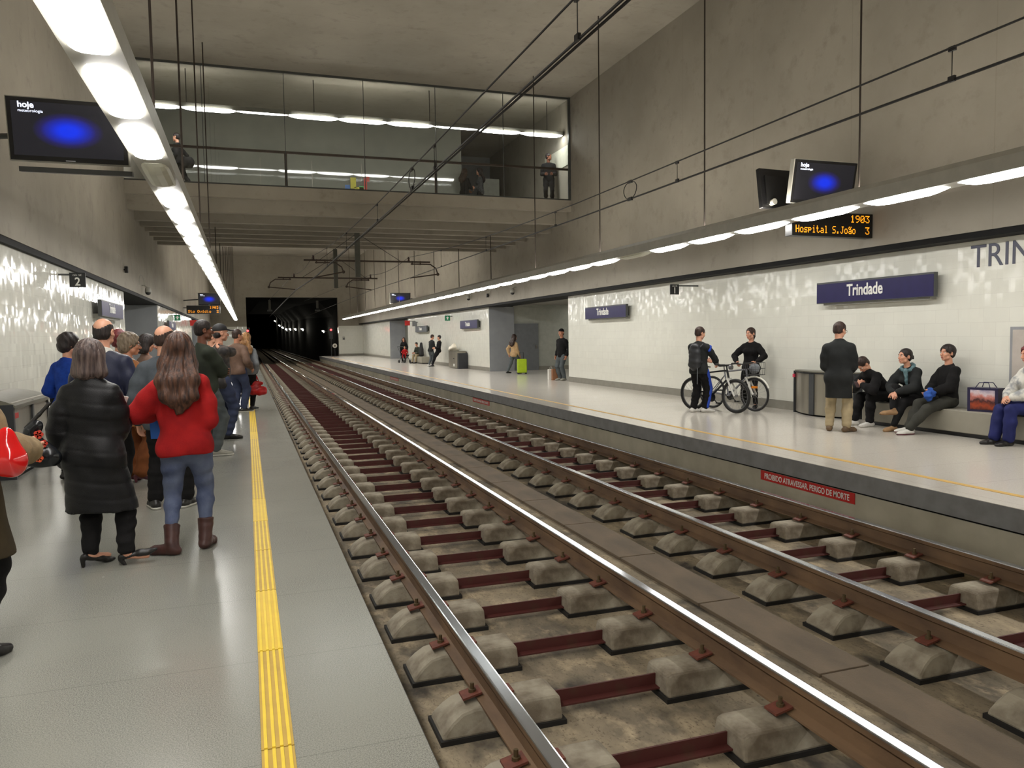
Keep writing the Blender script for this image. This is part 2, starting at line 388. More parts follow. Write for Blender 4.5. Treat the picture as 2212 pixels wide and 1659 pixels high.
def block_mb(s, far=False):
    m = MB()
    def X(v): return s*v
    prof = [(1.05, -.69), (1.045, -.655), (.99, -.60), (.93, -.56), (.86, -.545), (.38, -.545), (.345, -.56), (.34, -.69)]
    n = len(prof)
    vs = []
    for sy in (-1, 1):
        for x, z in prof:
            hy = .150-.030*(z+.69)/.145
            vs.append((X(x), sy*hy, z))
    fs = [tuple(range(n)), tuple(range(2*n-1, n-1, -1))]+[(i, i+n, (i+1) % n+n, (i+1) % n) for i in range(n)]
    return m.add(vs, fs)
def boot_mb(s):
    return MB().box(*sorted((s*.325, s*1.06)), -.16, .16, BEDZ, -.682)
def clip_mb(x, sx):
    x0 = x+sx*.04; x1 = x+sx*.15
    return MB().prism([(x0, -.505), (x1, -.528), (x1, -.516), (x0, -.493)], 'y', -.05, .05)
def bolt_mb(x, sx):
    return MB().lathe([(.022, 0), (.022, .02), (.012, .021), (.012, .055)], (x+sx*.085, 0, -.508), n=8)
def make_sleeper(g, label, group):
    t = thing('sleeper', label, 'railway sleeper', (0, 0, 0), 0, group)
    for s in (-1, 1):
        b = block_mb(s).build('concrete_block', BLOCKM, t, bevel=.018)
        boot_mb(s).build('rubber_boot', BOOTM, b)
        for sx in (-1, 1):
            q = clip_mb(s*g, sx).build('rail_clip', CLIPM, t)
            bolt_mb(s*g, sx).build('bolt', BOLTM, q)
    MB().box(-.36, .36, .012, .024, -.668, -.592).box(-.36, .36, -.042, .012, -.668, -.658).build('tie_bar', BARM, t)
    return t
def make_far_sleeper(g, label, group):
    m = MB()
    for s in (-1, 1):
        q = block_mb(s); m.add(q.v, q.f, 0); q = boot_mb(s); m.add(q.v, q.f, 1); 
        for sx in (-1, 1): q = clip_mb(s*g, sx); m.add(q.v, q.f, 3)
    m.box(-.36, .36, -.042, .024, -.668, -.592, 2)
    return tag(m.build('sleeper', [BLOCKM, BOOTM, BARM, CLIPM]), label, 'railway sleeper', group)
for cx, g, y0, lab, grp in ((C1, .7525, 4.10, 'twin-block concrete sleeper with red tie bar under the near left track', 'sleepers of the left track'),
                            (C2, .735, 3.765, 'twin-block concrete sleeper with red tie bar under the far right track', 'sleepers of the right track')):
    p = make_sleeper(g, lab, grp); q = make_far_sleeper(g, lab, grp)
    first = {0: True, 1: True}
    for k in range(-4, 88):
        y = y0+.753*k; far = 1 if y > 24 else 0; o = q if far else p
        if first[far]: o.location = (cx, y, 0); first[far] = False
        else: copy_tree(o, None, (cx, y, 0))
# chequered covers of the cable duct between the tracks
DUCT = mat('duct_steel', (124, 108, 88), .7, (98, 86, 70), 3, bstr=.5, bscale=150, stretch=(1, .5, 1))
dm = MB().box(-.2, .2, -.69, .69, 0, .03)
d0 = dm.build('duct_cover', DUCT, bevel=.004)
tag(d0, 'brown chequered duct cover plate set between the two tracks', 'cover plate', 'duct covers between the tracks')
d0.location = (3.59, -1, BEDZ)
for k in range(1, 50):
    copy_tree(d0, None, (3.59, -1+1.4*k, BEDZ))
# tactile paving of the left platform
YA = mat('worn_yellow', (198, 164, 66), .55, (184, 150, 58), 8); YB = mat('bright_yellow', (240, 208, 40), .5, (228, 196, 36), 8)
def tactile(base, rib):
    m = MB().box(0, .116, .004, .936, 0, .004, 0)
    for k in range(4): m.box(.010+k*.028, .022+k*.028, .006, .934, .004, .008, 1)
    return m.build('tactile_tile', [base, rib])
ta = tag(tactile(YA, YB), 'worn ochre tactile paving tile with bright yellow ribs along the left platform', 'tactile tile', 'worn tactile tiles')
tb = tag(tactile(mat('clean_yellow', (224, 188, 40), .5, (214, 178, 36), 8), YB), 'fresh bright yellow tactile paving tile among the worn ones', 'tactile tile', 'bright tactile tiles')
ua = ub = False
for k in range(-9, 68):
    y = 3.82+.94*k; bright = k in (0, 3, 9, 17)
    o = tb if bright else ta
    if (ub if bright else ua): copy_tree(o, None, (0, y, 0))
    else:
        o.location = (0, y, 0)
        if bright: ub = True
        else: ua = True

# ================================================================ STRIP LIGHTS
def diffuser(m, y0, y1, hw=.125, drop=.06):
    """lens-shaped diffuser: half-round section, drawn in at both ends"""
    rings = [(y0, .62, .08), (y0+.06, .84, .40), (y0+.16, .96, .80), (y0+.28, 1, 1), (y1-.28, 1, 1), (y1-.16, .96, .80), (y1-.06, .84, .40), (y1, .62, .08)]
    n = 7; vs = []
    for y, s, q in rings:
        for k in range(n):
            a = math.pi*k/(n-1)
            vs.append((-hw*s*math.cos(a), y, -drop*q*math.sin(a)))
    fs = [(i*n+k, i*n+k+1, (i+1)*n+k+1, (i+1)*n+k) for i in range(len(rings)-1) for k in range(n-1)]
    fs += [tuple(range(n-1, -1, -1)), tuple((len(rings)-1)*n+k for k in range(n))]
    return m.add(vs, fs)
def strip(name, label, x, y0, pitch, length, n, off, rods, tops, z=3.17):
    t = thing(name, label, 'strip light', (x, 0, z))
    ya = y0-.1; yb = y0+pitch*(n-1)+length+.1
    MB().prism([(-.155, 0), (.155, 0), (.155, .16), (.12, .22), (-.12, .22), (-.155, .16)], 'y', ya, yb).build('light_channel', LIGHTMETAL, t)
    MB().box(-.07, .07, ya+.1, 20.5, .217, .226).build('added_fill_strip', ADDED_FILL, t); MB().box(-.07, .07, 32.5, yb-.1, .217, .226).build('added_fill_strip', ADDED_FILL, t)  # unseen emitters added to lift the upper walls and ceiling
    on = of = None
    for k in range(n):
        if k in off:
            diffuser(MB(), 0, length).build('tube', TUBE_OFF, t, smooth=False, loc=(0, y0+pitch*k, 0))['label'] = 'unlit tube'
        elif on is None: on = diffuser(MB(), 0, length).build('tube', TUBE, t, loc=(0, y0+pitch*k, 0))
        else:
            c = on.copy(); COL.objects.link(c); c.parent = t; c.location = (0, y0+pitch*k, 0)
    for y, zt in zip(rods, tops):
        MB().tube([(0, y, .22), (0, y, zt-z)], .014, 6).build('hanger_rod', RODMAT, t)
rods = [8.33-4.13*k for k in (5, 4, 3, 2, 1)]+[8.33, 12.0, 16.3, 20.5]+[24.7+4.1*k for k in range(10)]
tops = [4.87 if 22 < y < 30.5 else CZ for y in rods]
strip('strip_light', 'long hanging row of fluorescent tubes over the left platform', -.775, 5.3-1.362*13, 1.362, 1.16, 58, (15,), rods, tops)
strip('strip_light', 'long hanging row of fluorescent tubes over the right platform', 7.79, 6.976-1.416*14, 1.416, 1.19, 56, (19,), rods, tops)
def cross_strip(label, y, z, x0, x1, zt, off=()):
    t = thing('strip_light', label, 'strip light', (x0, y, z), -math.pi/2)
    L = x1-x0
    MB().prism([(-.10, 0), (.10, 0), (.07, .12), (-.07, .12)], 'y', 0, L).build('light_channel', LIGHTMETAL, t)
    n = round(L/1.30); pt = L/n; on = None
    MB().box(-.05, .05, .1, L-.1, .117, .124).build('added_fill_strip', ADDED_FILL_SOFT, t)  # added emitter, hidden from below, to brighten the footbridge ceiling
    for k in range(n):
        if k in off:
            diffuser(MB(), 0, pt-.03, .035, .03).build('tube', TUBE, t, loc=(0, .015+pt*k, 0)); continue
        if on is None: on = diffuser(MB(), 0, pt-.03).build('tube', TUBE, t, loc=(0, .015+pt*k, 0))
        else:
            c = on.copy(); COL.objects.link(c); c.parent = t; c.location = (0, .015+pt*k, 0)
    for q in (1.5, 4.8, 8.1, L-.5): MB().tube([(0, q, .1), (0, q, zt-z)], .012, 6).build('hanger_rod', RODMAT, t)
cross_strip('bright row of tubes hanging across the footbridge just behind its front glass', 22.55, 7.70, -2.8, 9.5, CZ, (2, 6))

# ================================================================ SIGNS, SCREENS, SMALL FIXTURES
NAVY = mat('navy_enamel', (36, 31, 82), .45, (32, 28, 76), spec=.3); WHITE = mat('white_lettering', (236, 236, 230), .5)
SIGNB = mat('sign_casing', (74, 76, 76), .45)
RX, RY = (0, -1, 0), (0, 0, 1)        # lettering on the right wall
def station_sign(y0, y1, z0, z1, side, label, face=NAVY, grp=None):
    s = 1 if side == 'right' else -1
    xw = XR if s > 0 else XL; xf = xw-.18*s
    t = thing('station_sign', label, 'station name sign', (xf, (y0+y1)/2, z0), 0, grp); L = (y1-y0)/2; h = z1-z0
    MB().box(*sorted((0, .07*s)), -L, L, 0, h).build('sign_casing', SIGNB, t, bevel=.004)
    MB().box(*sorted((-.004*s, 0)), -L+.01, L-.01, .012, h-.03).build('sign_face', face, t)
    MB().box(*sorted((.05*s, .18*s)), -L+.12, L-.12, -.035, .05).build('bracket', mat('grey_bracket', (150, 150, 142), .5), t)
    xd, = (RX,) if s > 0 else ((0, 1, 0),)
    text_mesh('lettering', 'Trindade', .27, WHITE, t, frame_m((-.006*s, .12*s, h*.30), xd, RY), .002, 'CENTER', .80, .006)
station_sign(8.87, 11.38, 2.0, 2.37, 'right', 'large navy Trindade sign nearest the camera, over the seated group')
station_sign(18.76, 21.41, 1.975, 2.335, 'right', 'navy Trindade sign beside the passage opening on the right wall')
station_sign(33.0, 35.9, 1.89, 2.28, 'right', 'small distant navy Trindade sign above the leaning couple')
station_sign(43.2, 46.3, 1.83, 2.19, 'right', 'most distant Trindade sign on the right wall, distance haze put into its grey colour', mat('haze_grey', (92, 98, 104), .3))  # face colour greyed to imitate distance haze
station_sign(17.3, 20.1, 2.03, 2.36, 'left', 'navy sign with glare on its face on the left tiled wall')
station_sign(31.5, 34.3, 1.95, 2.28, 'left', 'far navy sign on the left wall beyond the passage')
t = text_mesh('wall_lettering', 'TRINDADE', .46, mat('slate_letters', (82, 84, 100), .5), None, frame_m((XR-.004, 8.42, 2.385), RX, RY), .004, 'LEFT', .92)
tag(t, 'large thin dark capital letters TRINDADE set into the right tile wall', 'wall lettering')
def plate(name, label, cat, x0, x1, y, z0, z1, m, txt=None, tsize=.1, small=None, hang=None):
    t = thing(name, label, cat, ((x0+x1)/2, y, z0)); w = (x1-x0)/2; h = z1-z0
    MB().box(-w, w, 0, .02, 0, h).build('plate', m, t, bevel=.002)
    if txt: text_mesh('lettering', txt, tsize, WHITE, t, frame_m((0, -.003, h*.12), (1, 0, 0), RY), .002, 'CENTER', .9, .003)
    if small: text_mesh('small_lettering', small, .045, WHITE, t, frame_m((0, -.003, h*.78), (1, 0, 0), RY), .001, 'CENTER', 1)
    if hang:
        xw = (XR if x0 > 3 else XL)-(x0+x1)/2
        MB().box(*sorted((w*(.9 if x0 > 3 else -.9), xw)), .004, .018, h*.8, h*.8+.03).build('bracket', SIGNB, t)
    return t
CHAR = mat('charcoal_plate', (40, 42, 44), .4)
plate('position_sign', 'dark plate with white figure 2 hanging by the left wall', 'sign', -2.74, -2.50, 14.5, 2.42, 2.66, CHAR, '2', .19, 'cais ref.', 2.8)
plate('position_sign', 'dark plate with white figure 1 hanging by the right wall', 'sign', 9.16, 9.39, 15.5, 2.40, 2.63, CHAR, '1', .19, 'cais ref.', 2.8)
GREEN = mat('exit_green', (30, 128, 88), .4); REDS = mat('sign_red', (196, 44, 40), .4)
def arrow(t, h, w):
    m = MB(); m.add([(-.03, -.004, h*.2), (.03, -.004, h*.2), (.03, -.004, h*.55), (-.03, -.004, h*.55), (-.03, 0, h*.2), (.03, 0, h*.2), (.03, 0, h*.55), (-.03, 0, h*.55)], [(0, 1, 2, 3), (4, 7, 6, 5), (0, 4, 5, 1), (2, 6, 7, 3)])
    m.add([(-.08, -.004, h*.5), (.08, -.004, h*.5), (0, -.004, h*.82), (-.08, 0, h*.5), (.08, 0, h*.5), (0, 0, h*.82)], [(0, 1, 2), (3, 5, 4), (0, 3, 4, 1), (1, 4, 5, 2), (2, 5, 3, 0)])
    m.build('arrow', WHITE, t)
g1 = plate('exit_sign', 'small green sign with white arrow on the right side', 'exit sign', 9.50, 9.78, 38, 2.34, 2.60, GREEN, hang=2.8); arrow(g1, .26, .28)
g1 = plate('exit_sign', 'small green sign with white arrow over the left platform crowd', 'exit sign', -2.88, -2.64, 35.8, 2.38, 2.63, GREEN, hang=2.8); arrow(g1, .25, .26)
plate('hose_sign', 'small red sign beside the far passage on the right', 'sign', 9.22, 9.54, 47, 2.26, 2.56, REDS, hang=2.8)
plate('position_sign', 'pale grey plate next to the red sign on the right', 'sign', 9.56, 9.86, 46.4, 2.2, 2.48, mat('grey_plate', (128, 130, 132), .5), hang=2.8)
plate('hose_sign', 'small red sign over the crowd on the left side', 'sign', -2.84, -2.5, 44.7, 2.32, 2.62, REDS, hang=2.8)
# red warnings along the right platform riser
def warning(y0, y1, z0, z1, label, full=True):
    t = thing('warning_sign', label, 'warning sign', (RE+.03, (y0+y1)/2, z0)); L = (y1-y0)/2; h = z1-z0
    MB().box(-.006, 0, -L, L, 0, h).build('plate', REDS, t)
    text_mesh('lettering', 'PROIBIDO ATRAVESSAR. PERIGO DE MORTE', h*.80, WHITE, t, frame_m((-.008, 0, h*.22), RX, RY), .001, 'CENTER', .73*(2*L)/1.59*(.125/h), .0015)
warning(6.5, 8.09, -.345, -.226, 'long red warning sign on the right platform riser, nearest and readable')
warning(19.6, 21.2, -.345, -.226, 'red warning sign on the riser halfway along, second from the camera')
warning(32.7, 34.7, -.345, -.226, 'small distant red warning sign on the right riser')
# information screens
SCRN = emit('screen_dark', (20, 20, 34), .2)
def screen_mat():
    m, nt, b = new_mat('screen_blue_glow')
    g = nt.nodes.new('ShaderNodeTexGradient'); g.gradient_type = 'SPHERICAL'
    nt.links.new(coords(nt, (3.1, 1, 5.6)), g.inputs[0])
    c = nt.nodes.new('ShaderNodeValToRGB'); nt.links.new(g.outputs[0], c.inputs[0]); e = c.color_ramp.elements
    e[0].position = 0; e[0].color = (.012, .012, .016, 1); e[1].position = .75; e[1].color = (.0, .035, .95, 1)
    x = c.color_ramp.elements.new(.22); x.color = (.015, .012, .10, 1); x = c.color_ramp.elements.new(.45); x.color = (.008, .02, .42, 1)
    nt.links.new(c.outputs[0], b.inputs['Emission Color']); b.inputs['Emission Strength'].default_value = .34
    b.inputs['Base Color'].default_value = (.01, .01, .012, 1); b.inputs['Roughness'].default_value = .25
    MATS['screen'] = m; return m
SCREEN = screen_mat(); GLOW = emit('screen_white', (225, 232, 255), .6); BEZEL = mat('silver_bezel', (170, 168, 158), .4)
def monitor(label, loc, w, h, tilt=0, yaw=0, arm=None, shelf=False, grp=None):
    t = thing('monitor', label, 'screen', loc, yaw)
    t.rotation_euler = (math.radians(tilt), 0, yaw)
    MB().box(-w/2, w/2, 0, .09, -h/2, h/2).build('casing', BEZEL, t, bevel=.008)
    MB().box(-w/2+.012, w/2-.012, -.006, .0, -h/2+.012, h/2-.012).build('bezel', BLACKPL, t)
    a = MB().box(-w/2+.05, w/2-.05, -.009, -.006, -h/2+.06, h/2-.05).build('screen', SCREEN, t)
    text_mesh('screen_text', 'hoje', h*.125, GLOW, a, frame_m((-w/2+.1*w, -.011, h*.33), (1, 0, 0), RY), .001, 'LEFT', 1.05, .002)
    text_mesh('screen_subtitle', 'meteorologia', h*.062, GLOW, a, frame_m((-w/2+.1*w, -.011, h*.26), (1, 0, 0), RY), .001, 'LEFT', 1.05)
    MB().box(-w*.04, w*.04, -.008, -.006, -h/2+.018, -h/2+.03).build('maker_plate', mat('pale_badge', (190, 196, 206), .3), t)
    if shelf: MB().box(-w/2+.08, w/2+.02, -.02, .12, -h/2-.10, -h/2-.05).build('shelf', SIGNB, t)
    if arm: MB().tube([(0, .09, 0), (0, .3, 0), arm], .03, 8).build('wall_arm', SIGNB, t)
    return t
monitor('large black screen with blue glow hanging over the left platform', (-1.64, 9.0, 3.645), 1.09, .63, 8, 0, (-1.18, .35, -.1), True)
monitor('screen with blue glow hanging behind the right strip light, above the amber display', (8.49, 9.8, 3.79), 1.19, .66, 10, 0, (1.07, .4, -.1))
monitor('small far screen with blue glow over the left crowd', (-1.64, 40, 3.50), 1.0, .60, 8, 0, (-1.18, .4, -.1))
monitor('small far screen with blue glow beside the right strip light', (8.40, 44, 3.77), 1.2, .62, 8, 0, (1.2, .4, -.1))
t = thing('monitor', 'dark back of a second screen turned away behind the right screen', 'screen', (8.10, 10.45, 3.80)); t.rotation_euler = (math.radians(-8), 0, math.radians(4))
MB().box(-.30, .55, 0, .08, -.32, .32).build('casing', BLACKPL, t, bevel=.008)
MB().box(-.22, .2, -.03, 0, -.26, .2).build('rear_cover', mat('vent_black', (16, 16, 17), .6), t); MB().lathe([(.05, -.09), (.05, 0)], (-.12, 0, -.24), 'y', 12).build('bracket', BEZEL, t)
MB().tube([(.3, .0, 0), (1.46, .1, -.1)], .03, 8).build('wall_arm', SIGNB, t)
# dot matrix displays
DOT = {'H': '17,17,17,31,17,17,17', 'o': '0,0,14,17,17,17,14', 's': '0,0,15,16,14,1,30', 'p': '0,0,30,17,30,16,16', 'i': '4,0,12,4,4,4,14', 't': '8,8,28,8,8,9,6', 'a': '0,0,14,1,15,17,15', 'l': '12,4,4,4,4,4,14',
       'S': '15,16,16,14,1,1,30', '.': '0,0,0,0,0,12,12', 'J': '7,2,2,2,2,18,12', 'ã': '13,18,14,1,15,17,15', ' ': '0,0,0,0,0,0,0', '1': '4,12,4,4,4,4,14', '9': '14,17,17,15,1,2,12', '0': '14,17,19,21,25,17,14', '3': '31,2,4,2,1,17,14',
       'O': '14,17,17,17,17,17,14', 'v': '0,0,17,17,17,10,4', 'í': '2,4,12,4,4,4,14', 'd': '1,1,13,19,17,17,15', '2': '14,17,1,2,4,8,31'}
AMBER = emit('amber_led', (255, 160, 30), .42)
def dots(txt, x, z, p, right=False, pz=None):
    m = MB(); pz = pz or p
    if right: x -= len(txt)*6*p
    for ch in txt:
        for r, row in enumerate(int(v) for v in DOT[ch].split(',')):
            for c in range(5):
                if row >> (4-c) & 1:
                    xx = x+c*p; zz = z+(6-r)*pz; m.box(xx, xx+p*.86, -.004, 0, zz, zz+pz*.86)
        x += 6*p
    return m
def led(label, loc, w, h, dest, mins, arm):
    t = thing('departure_display', label, 'display board', loc)
    MB().box(-w/2, w/2, 0, .16, -h/2, h/2).build('casing', mat('display_black', (20, 20, 19), .35), t, bevel=.006)
    p = h/23; pd = min(p, (w-.4)/(len(dest)*6))
    dots('1903', w/2-.05, h*.12, p, True).build('clock_digits', AMBER, t)
    dots(dest, -w/2+.07, -h*.36, pd, False, p).build('destination', AMBER, t)
    dots(mins, w/2-.05, -h*.36, p, True).build('minutes', AMBER, t)
    MB().tube([(0, .1, h*.2), arm], .025, 8).build('wall_arm', SIGNB, t)
led('amber dot-matrix board reading Hospital S.João under the right screen', (8.76, 9.9, 3.175), 1.56, .375, 'Hospital S.João', '3', (.79, .3, .1))
led('far amber dot-matrix board reading Sto Ovídio over the left crowd', (-1.92, 40, 3.0), 1.5, .40, 'Sto Ovídio', '2', (-.9, .3, .1))
# cameras, loudspeakers, call box, signals
def dome(label, x, y, z, s, loop=True):
    t = thing('dome_camera', label, 'security camera', (x, y, z)); w = (UR if s > 0 else UL)-x
    MB().lathe([(.02, .16), (.07, .14), (.085, .05), (.085, 0)], (0, 0, 0)).build('housing', LIGHTMETAL, t, smooth=True)
    MB().lathe([(.078, 0), (.066, -.045), (.03, -.075), (.005, -.08)], (0, 0, 0)).build('dome', BLACKPL, t, smooth=True)
    MB().tube([(0, 0, .13), (w*.5, 0, .2), (w, 0, .2)], .022, 8).build('arm', LIGHTMETAL, t)
    if loop: MB().tube([(w*.98, .6*math.cos(a), .18+.33*math.sin(a)) for a in [math.pi*k/10 for k in range(11)]], .006, 6).build('cable_loop', LIGHTMETAL, t)
dome('white dome camera on the left concrete wall past the passage', -2.66, 24.7, 2.93, -1)
dome('small pale dome camera on the right wall over the passage', 9.40, 27.2, 3.12, 1, False)
dome('farther small dome camera on the right wall', 9.40, 33.2, 3.2, 1, False)
def speaker(label, x, y, z, s):
    t = thing('loudspeaker', label, 'loudspeaker', (x, y, z))
    MB().box(-.04, .04, -.06, .06, -.08, .08).build('cabinet', BLACKPL, t, bevel=.01)
    MB().box(*sorted((.03*s, .07*s)), -.02, .02, -.02, .02).build('bracket', DARKTRIM_SHADE, t)
    MB().tube([(.06*s, .0, 0), (.065*s, -.35, .28), (.065*s, -.8, .3), (.065*s, -1.1, .1)], .006, 6).build('cable', LIGHTMETAL, t)
speaker('little black loudspeaker on the left concrete wall', -2.76, 21.3, 3.29, -1)
speaker('little black loudspeaker on the right concrete wall', 9.48, 30.6, 3.2, 1)
t = thing('call_box', 'small grey call box on the white end wall', 'call box', (8.2, Y1-.06, 1.4))
MB().box(-.11, .11, 0, .06, 0, .3).build('housing', LIGHTMETAL, t, bevel=.01); MB().box(-.07, .07, -.01, 0, .04, .16).build('front_panel', SIGNB, t)
RED = emit('signal_red', (255, 40, 40), 6); DISC = mat('disc_white', (226, 222, 210), .5); HUB = mat('disc_hub', (130, 122, 104), .6)
for x, lab in ((7.2, 'right'), (.12, 'left')):
    s = 1 if x > 3 else -1
    t = thing('signal', 'red railway signal at the %s side of the tunnel mouth' % lab, 'signal', (x, 70.9, 0))
    MB().box(-.16, .16, 0, .14, 1.5, 2.6).build('signal_head', BLACKPL, t, bevel=.02)
    MB().lathe([(.085, -.03), (.085, 0)], (0, 0, 2.32), 'y', 14).build('red_lens', RED, t)
    MB().tube([(0, .07, BEDZ), (0, .07, 1.5)], .05).build('post', SIGNB, t)
    t = thing('stop_marker', 'round white disc with a dark centre at the %s side of the tunnel mouth' % lab, 'marker', (7.36 if s > 0 else .29, 69.6, 0))
    MB().lathe([(.20, -.01), (.20, .01)], (0, 0, .9), 'y', 24).build('disc', DISC, t); MB().lathe([(.085, -.022), (.085, -.012)], (0, 0, .9), 'y', 18).build('hub', HUB, t)
    MB().tube([(0, .03, 0 if s > 0 else 0), (0, .03, .9)], .018).build('post', SIGNB, t)
TUNL = emit('tunnel_lamp', (255, 248, 228), 26)
for k, (x, y, z) in enumerate(((6.95, 76, 2.25), (5.95, 90, 2.63), (5.87, 102, 2.8), (5.86, 114, 2.96), (5.9, 126, 3.1), (5.95, 140, 3.6), (6.0, 155, 4.25), (6.23, 185, 5.8))):
    t = thing('tunnel_lamp', ['nearest lit lamp on the tunnel wall'][0] if k == 0 else 'lit lamp in the receding row on the right tunnel wall', 'lamp', (x, y, z), 0, None if k == 0 else 'tunnel lamps')
    s = 1+.15*min(k, 4)
    MB().prism([(-.10*s, .05), (.02, .09*s), (.09*s, .05), (.09*s, -.14*s), (.03, -.06*s)], 'y', -.12, .12).build('lens', TUNL, t); MB().box(.09*s, .09*s+.3, -.06, .06, -.03, .04).build('bracket', DARKTRIM_SHADE, t)
# passage downlights
for x, y, lab in ((14.6, 31.0, 'round white ceiling light glowing deep in the right passage'), (11.6, 26.0, 'round ceiling light near the mouth of the right passage'), (14.4, 26.0, 'round ceiling light at the inner end of the right passage'),
                  (11.8, 53, 'round ceiling light in the far right passage'), (-4.6, 25.5, 'round ceiling light in the left passage'), (-6.6, 25.5, 'round ceiling light at the inner end of the left passage')):
    t = thing('downlight', lab, 'ceiling light', (x, y, 2.86))
    MB().lathe([(.19, -.03), (.19, 0)], (0, 0, 0), n=20).build('lens', emit('downlight', (255, 252, 240), 16), t); MB().lathe([(.22, -.012), (.22, 0)], (0, 0, 0), n=20).build('trim_ring', LIGHTMETAL, t)
# coloured letters on the footbridge
t = thing('footbridge_letters', 'little multicoloured letters standing behind the footbridge glass', 'letters', (3.22, 25.95, 5.63))
for k, (x, w, z, h, c) in enumerate(((0, .16, .75, .16, (70, 120, 190)), (.18, .18, .80, .36, (214, 206, 60)), (.30, .3, .73, .12, (230, 220, 70)), (.46, .16, .75, .14, (96, 180, 110)), (.62, .10, .75, .42, (206, 70, 60)), (.70, .1, 1.05, .16, (212, 84, 70)))):
    MB().box(x, x+w, 0, .04, z, z+h).build('letter', mat('letter_%d' % k, c, .4), t)
MB().box(-.05, .85, .0, .04, .7, .73).box(.1, .13, .01, .04, 0, .7).box(.68, .71, .01, .04, 0, .7).build('stand', LIGHTMETAL, t)
t = MB().box(UR-.02, UR, 22.1, 24.1, 6.75, 7.35).build('wall_panel', mat('painted_light_patch', (222, 222, 206), .4)); tag(t, 'long pale slab standing in for light on the side wall behind the footbridge glass', 'panel')  # pale slab imitates a strip of light falling on the wall
t = thing('map_panel', 'grey framed map panel on the right tile wall at the photo edge', 'panel', (XR, 7.2, .35))
MB().box(-.03, 0, -.56, .56, 0, 1.18).build('frame', mat('panel_frame', (150, 152, 156), .4), t); MB().box(-.034, -.03, -.52, .52, .04, 1.14).build('panel', mat('panel_grey', (188, 180, 172), .4), t)
# ================================================================ CATENARY
def wire(label, pts, r, cat='overhead wire'):
    return tag(MB().tube(pts, r, 6).build('overhead_wire', CABLE), label, cat)
def mz(y):                                  # messenger height
    if y < 12: return 3.74
    if y < 25.5: return 3.74+.43*((y-12)/13.5)**2
    if y < 32: u = (y-25.5)/6.5; return 4.17-.25*4*u*(1-u)*.6-.07*u
    return 4.1+.02*(y-32)
def mx(y, near, a, c): return near if y < 12 else near+(a-near)*min(1, (y-12)/13.5)+(c-a)*max(0, min(1, (y-25.5)/6.5))
ys = list(range(-13, 26))+[25.5]+[26+k for k in range(6)]+[32, 36, 44, 56, 70]
wire('contact wire over the left track', [(mx(y, 2.16, 2.1, 1.9), y, 3.47) for y in ys], .011)
wire('upper messenger wire over the left track', [(mx(y, 2.14, 2.1, 1.87), y, mz(y)) for y in ys], .009)
wire('second contact wire close beside the first over the left track', [(mx(y, 2.20, 2.14, 1.94), y, 3.47) for y in ys], .011)
wire('contact wire over the right track', [(mx(y, 5.40, 5.2, 4.94), y, 3.49) for y in ys], .012)
wire('upper messenger wire over the right track', [(mx(y, 5.38, 5.18, 4.9), y, mz(y)) for y in ys], .009)
CL = mat('clamp_dark', (30, 28, 26), .5)
def dropper(x, y, zb, label, group):
    t = thing('dropper', label, 'dropper wire', (x, y, zb), 0, group)
    h = mz(y)-zb
    MB().tube([(0, 0, 0), (0, 0, h)], .004, 5).build('wire', CABLE, t)
    MB().box(-.012, .012, -.03, .03, -.015, .03).build('clamp', CL, t); MB().box(-.012, .012, -.03, .03, h-.025, h+.012).build('clamp', CL, t)
for y in (4.82, 8.95, 13.1, 17.2, 21.3): dropper(mx(y, 2.15, 2.1, 1.9), y, 3.47, 'dropper between the two wires over the left track', 'left droppers')
for y in (4.79, 8.94, 13.1, 17.2, 21.3): dropper(mx(y, 5.39, 5.19, 4.9), y, 3.49, 'dropper between the two wires over the right track', 'right droppers')
for x, lab in ((2.15, 'left'), (5.39, 'right')):
    y = 10.25; a = 3.48; c = mz(y)-.005
    t = thing('jumper_loop', 'ring-shaped jumper cable between the wires over the %s track' % lab, 'jumper cable', (x, y, a))
    h = c-a
    MB().tube([(0, .20*math.cos(q)*(1+.15*math.sin(q)), h/2+h/2*math.sin(q)) for q in [2*math.pi*k/20 for k in range(20)]], .006, 6, closed=True).build('loop', CABLE, t)
    MB().box(-.014, .014, -.06, .06, -.02, .03).build('clamp', CL, t); MB().box(-.014, .014, -.06, .06, h-.02, h+.02).build('clamp', CL, t)
MAST = mat('galvanised_grey', (92, 92, 84), .55, metal=.2); ARM = mat('arm_brown', (70, 58, 50), .6)
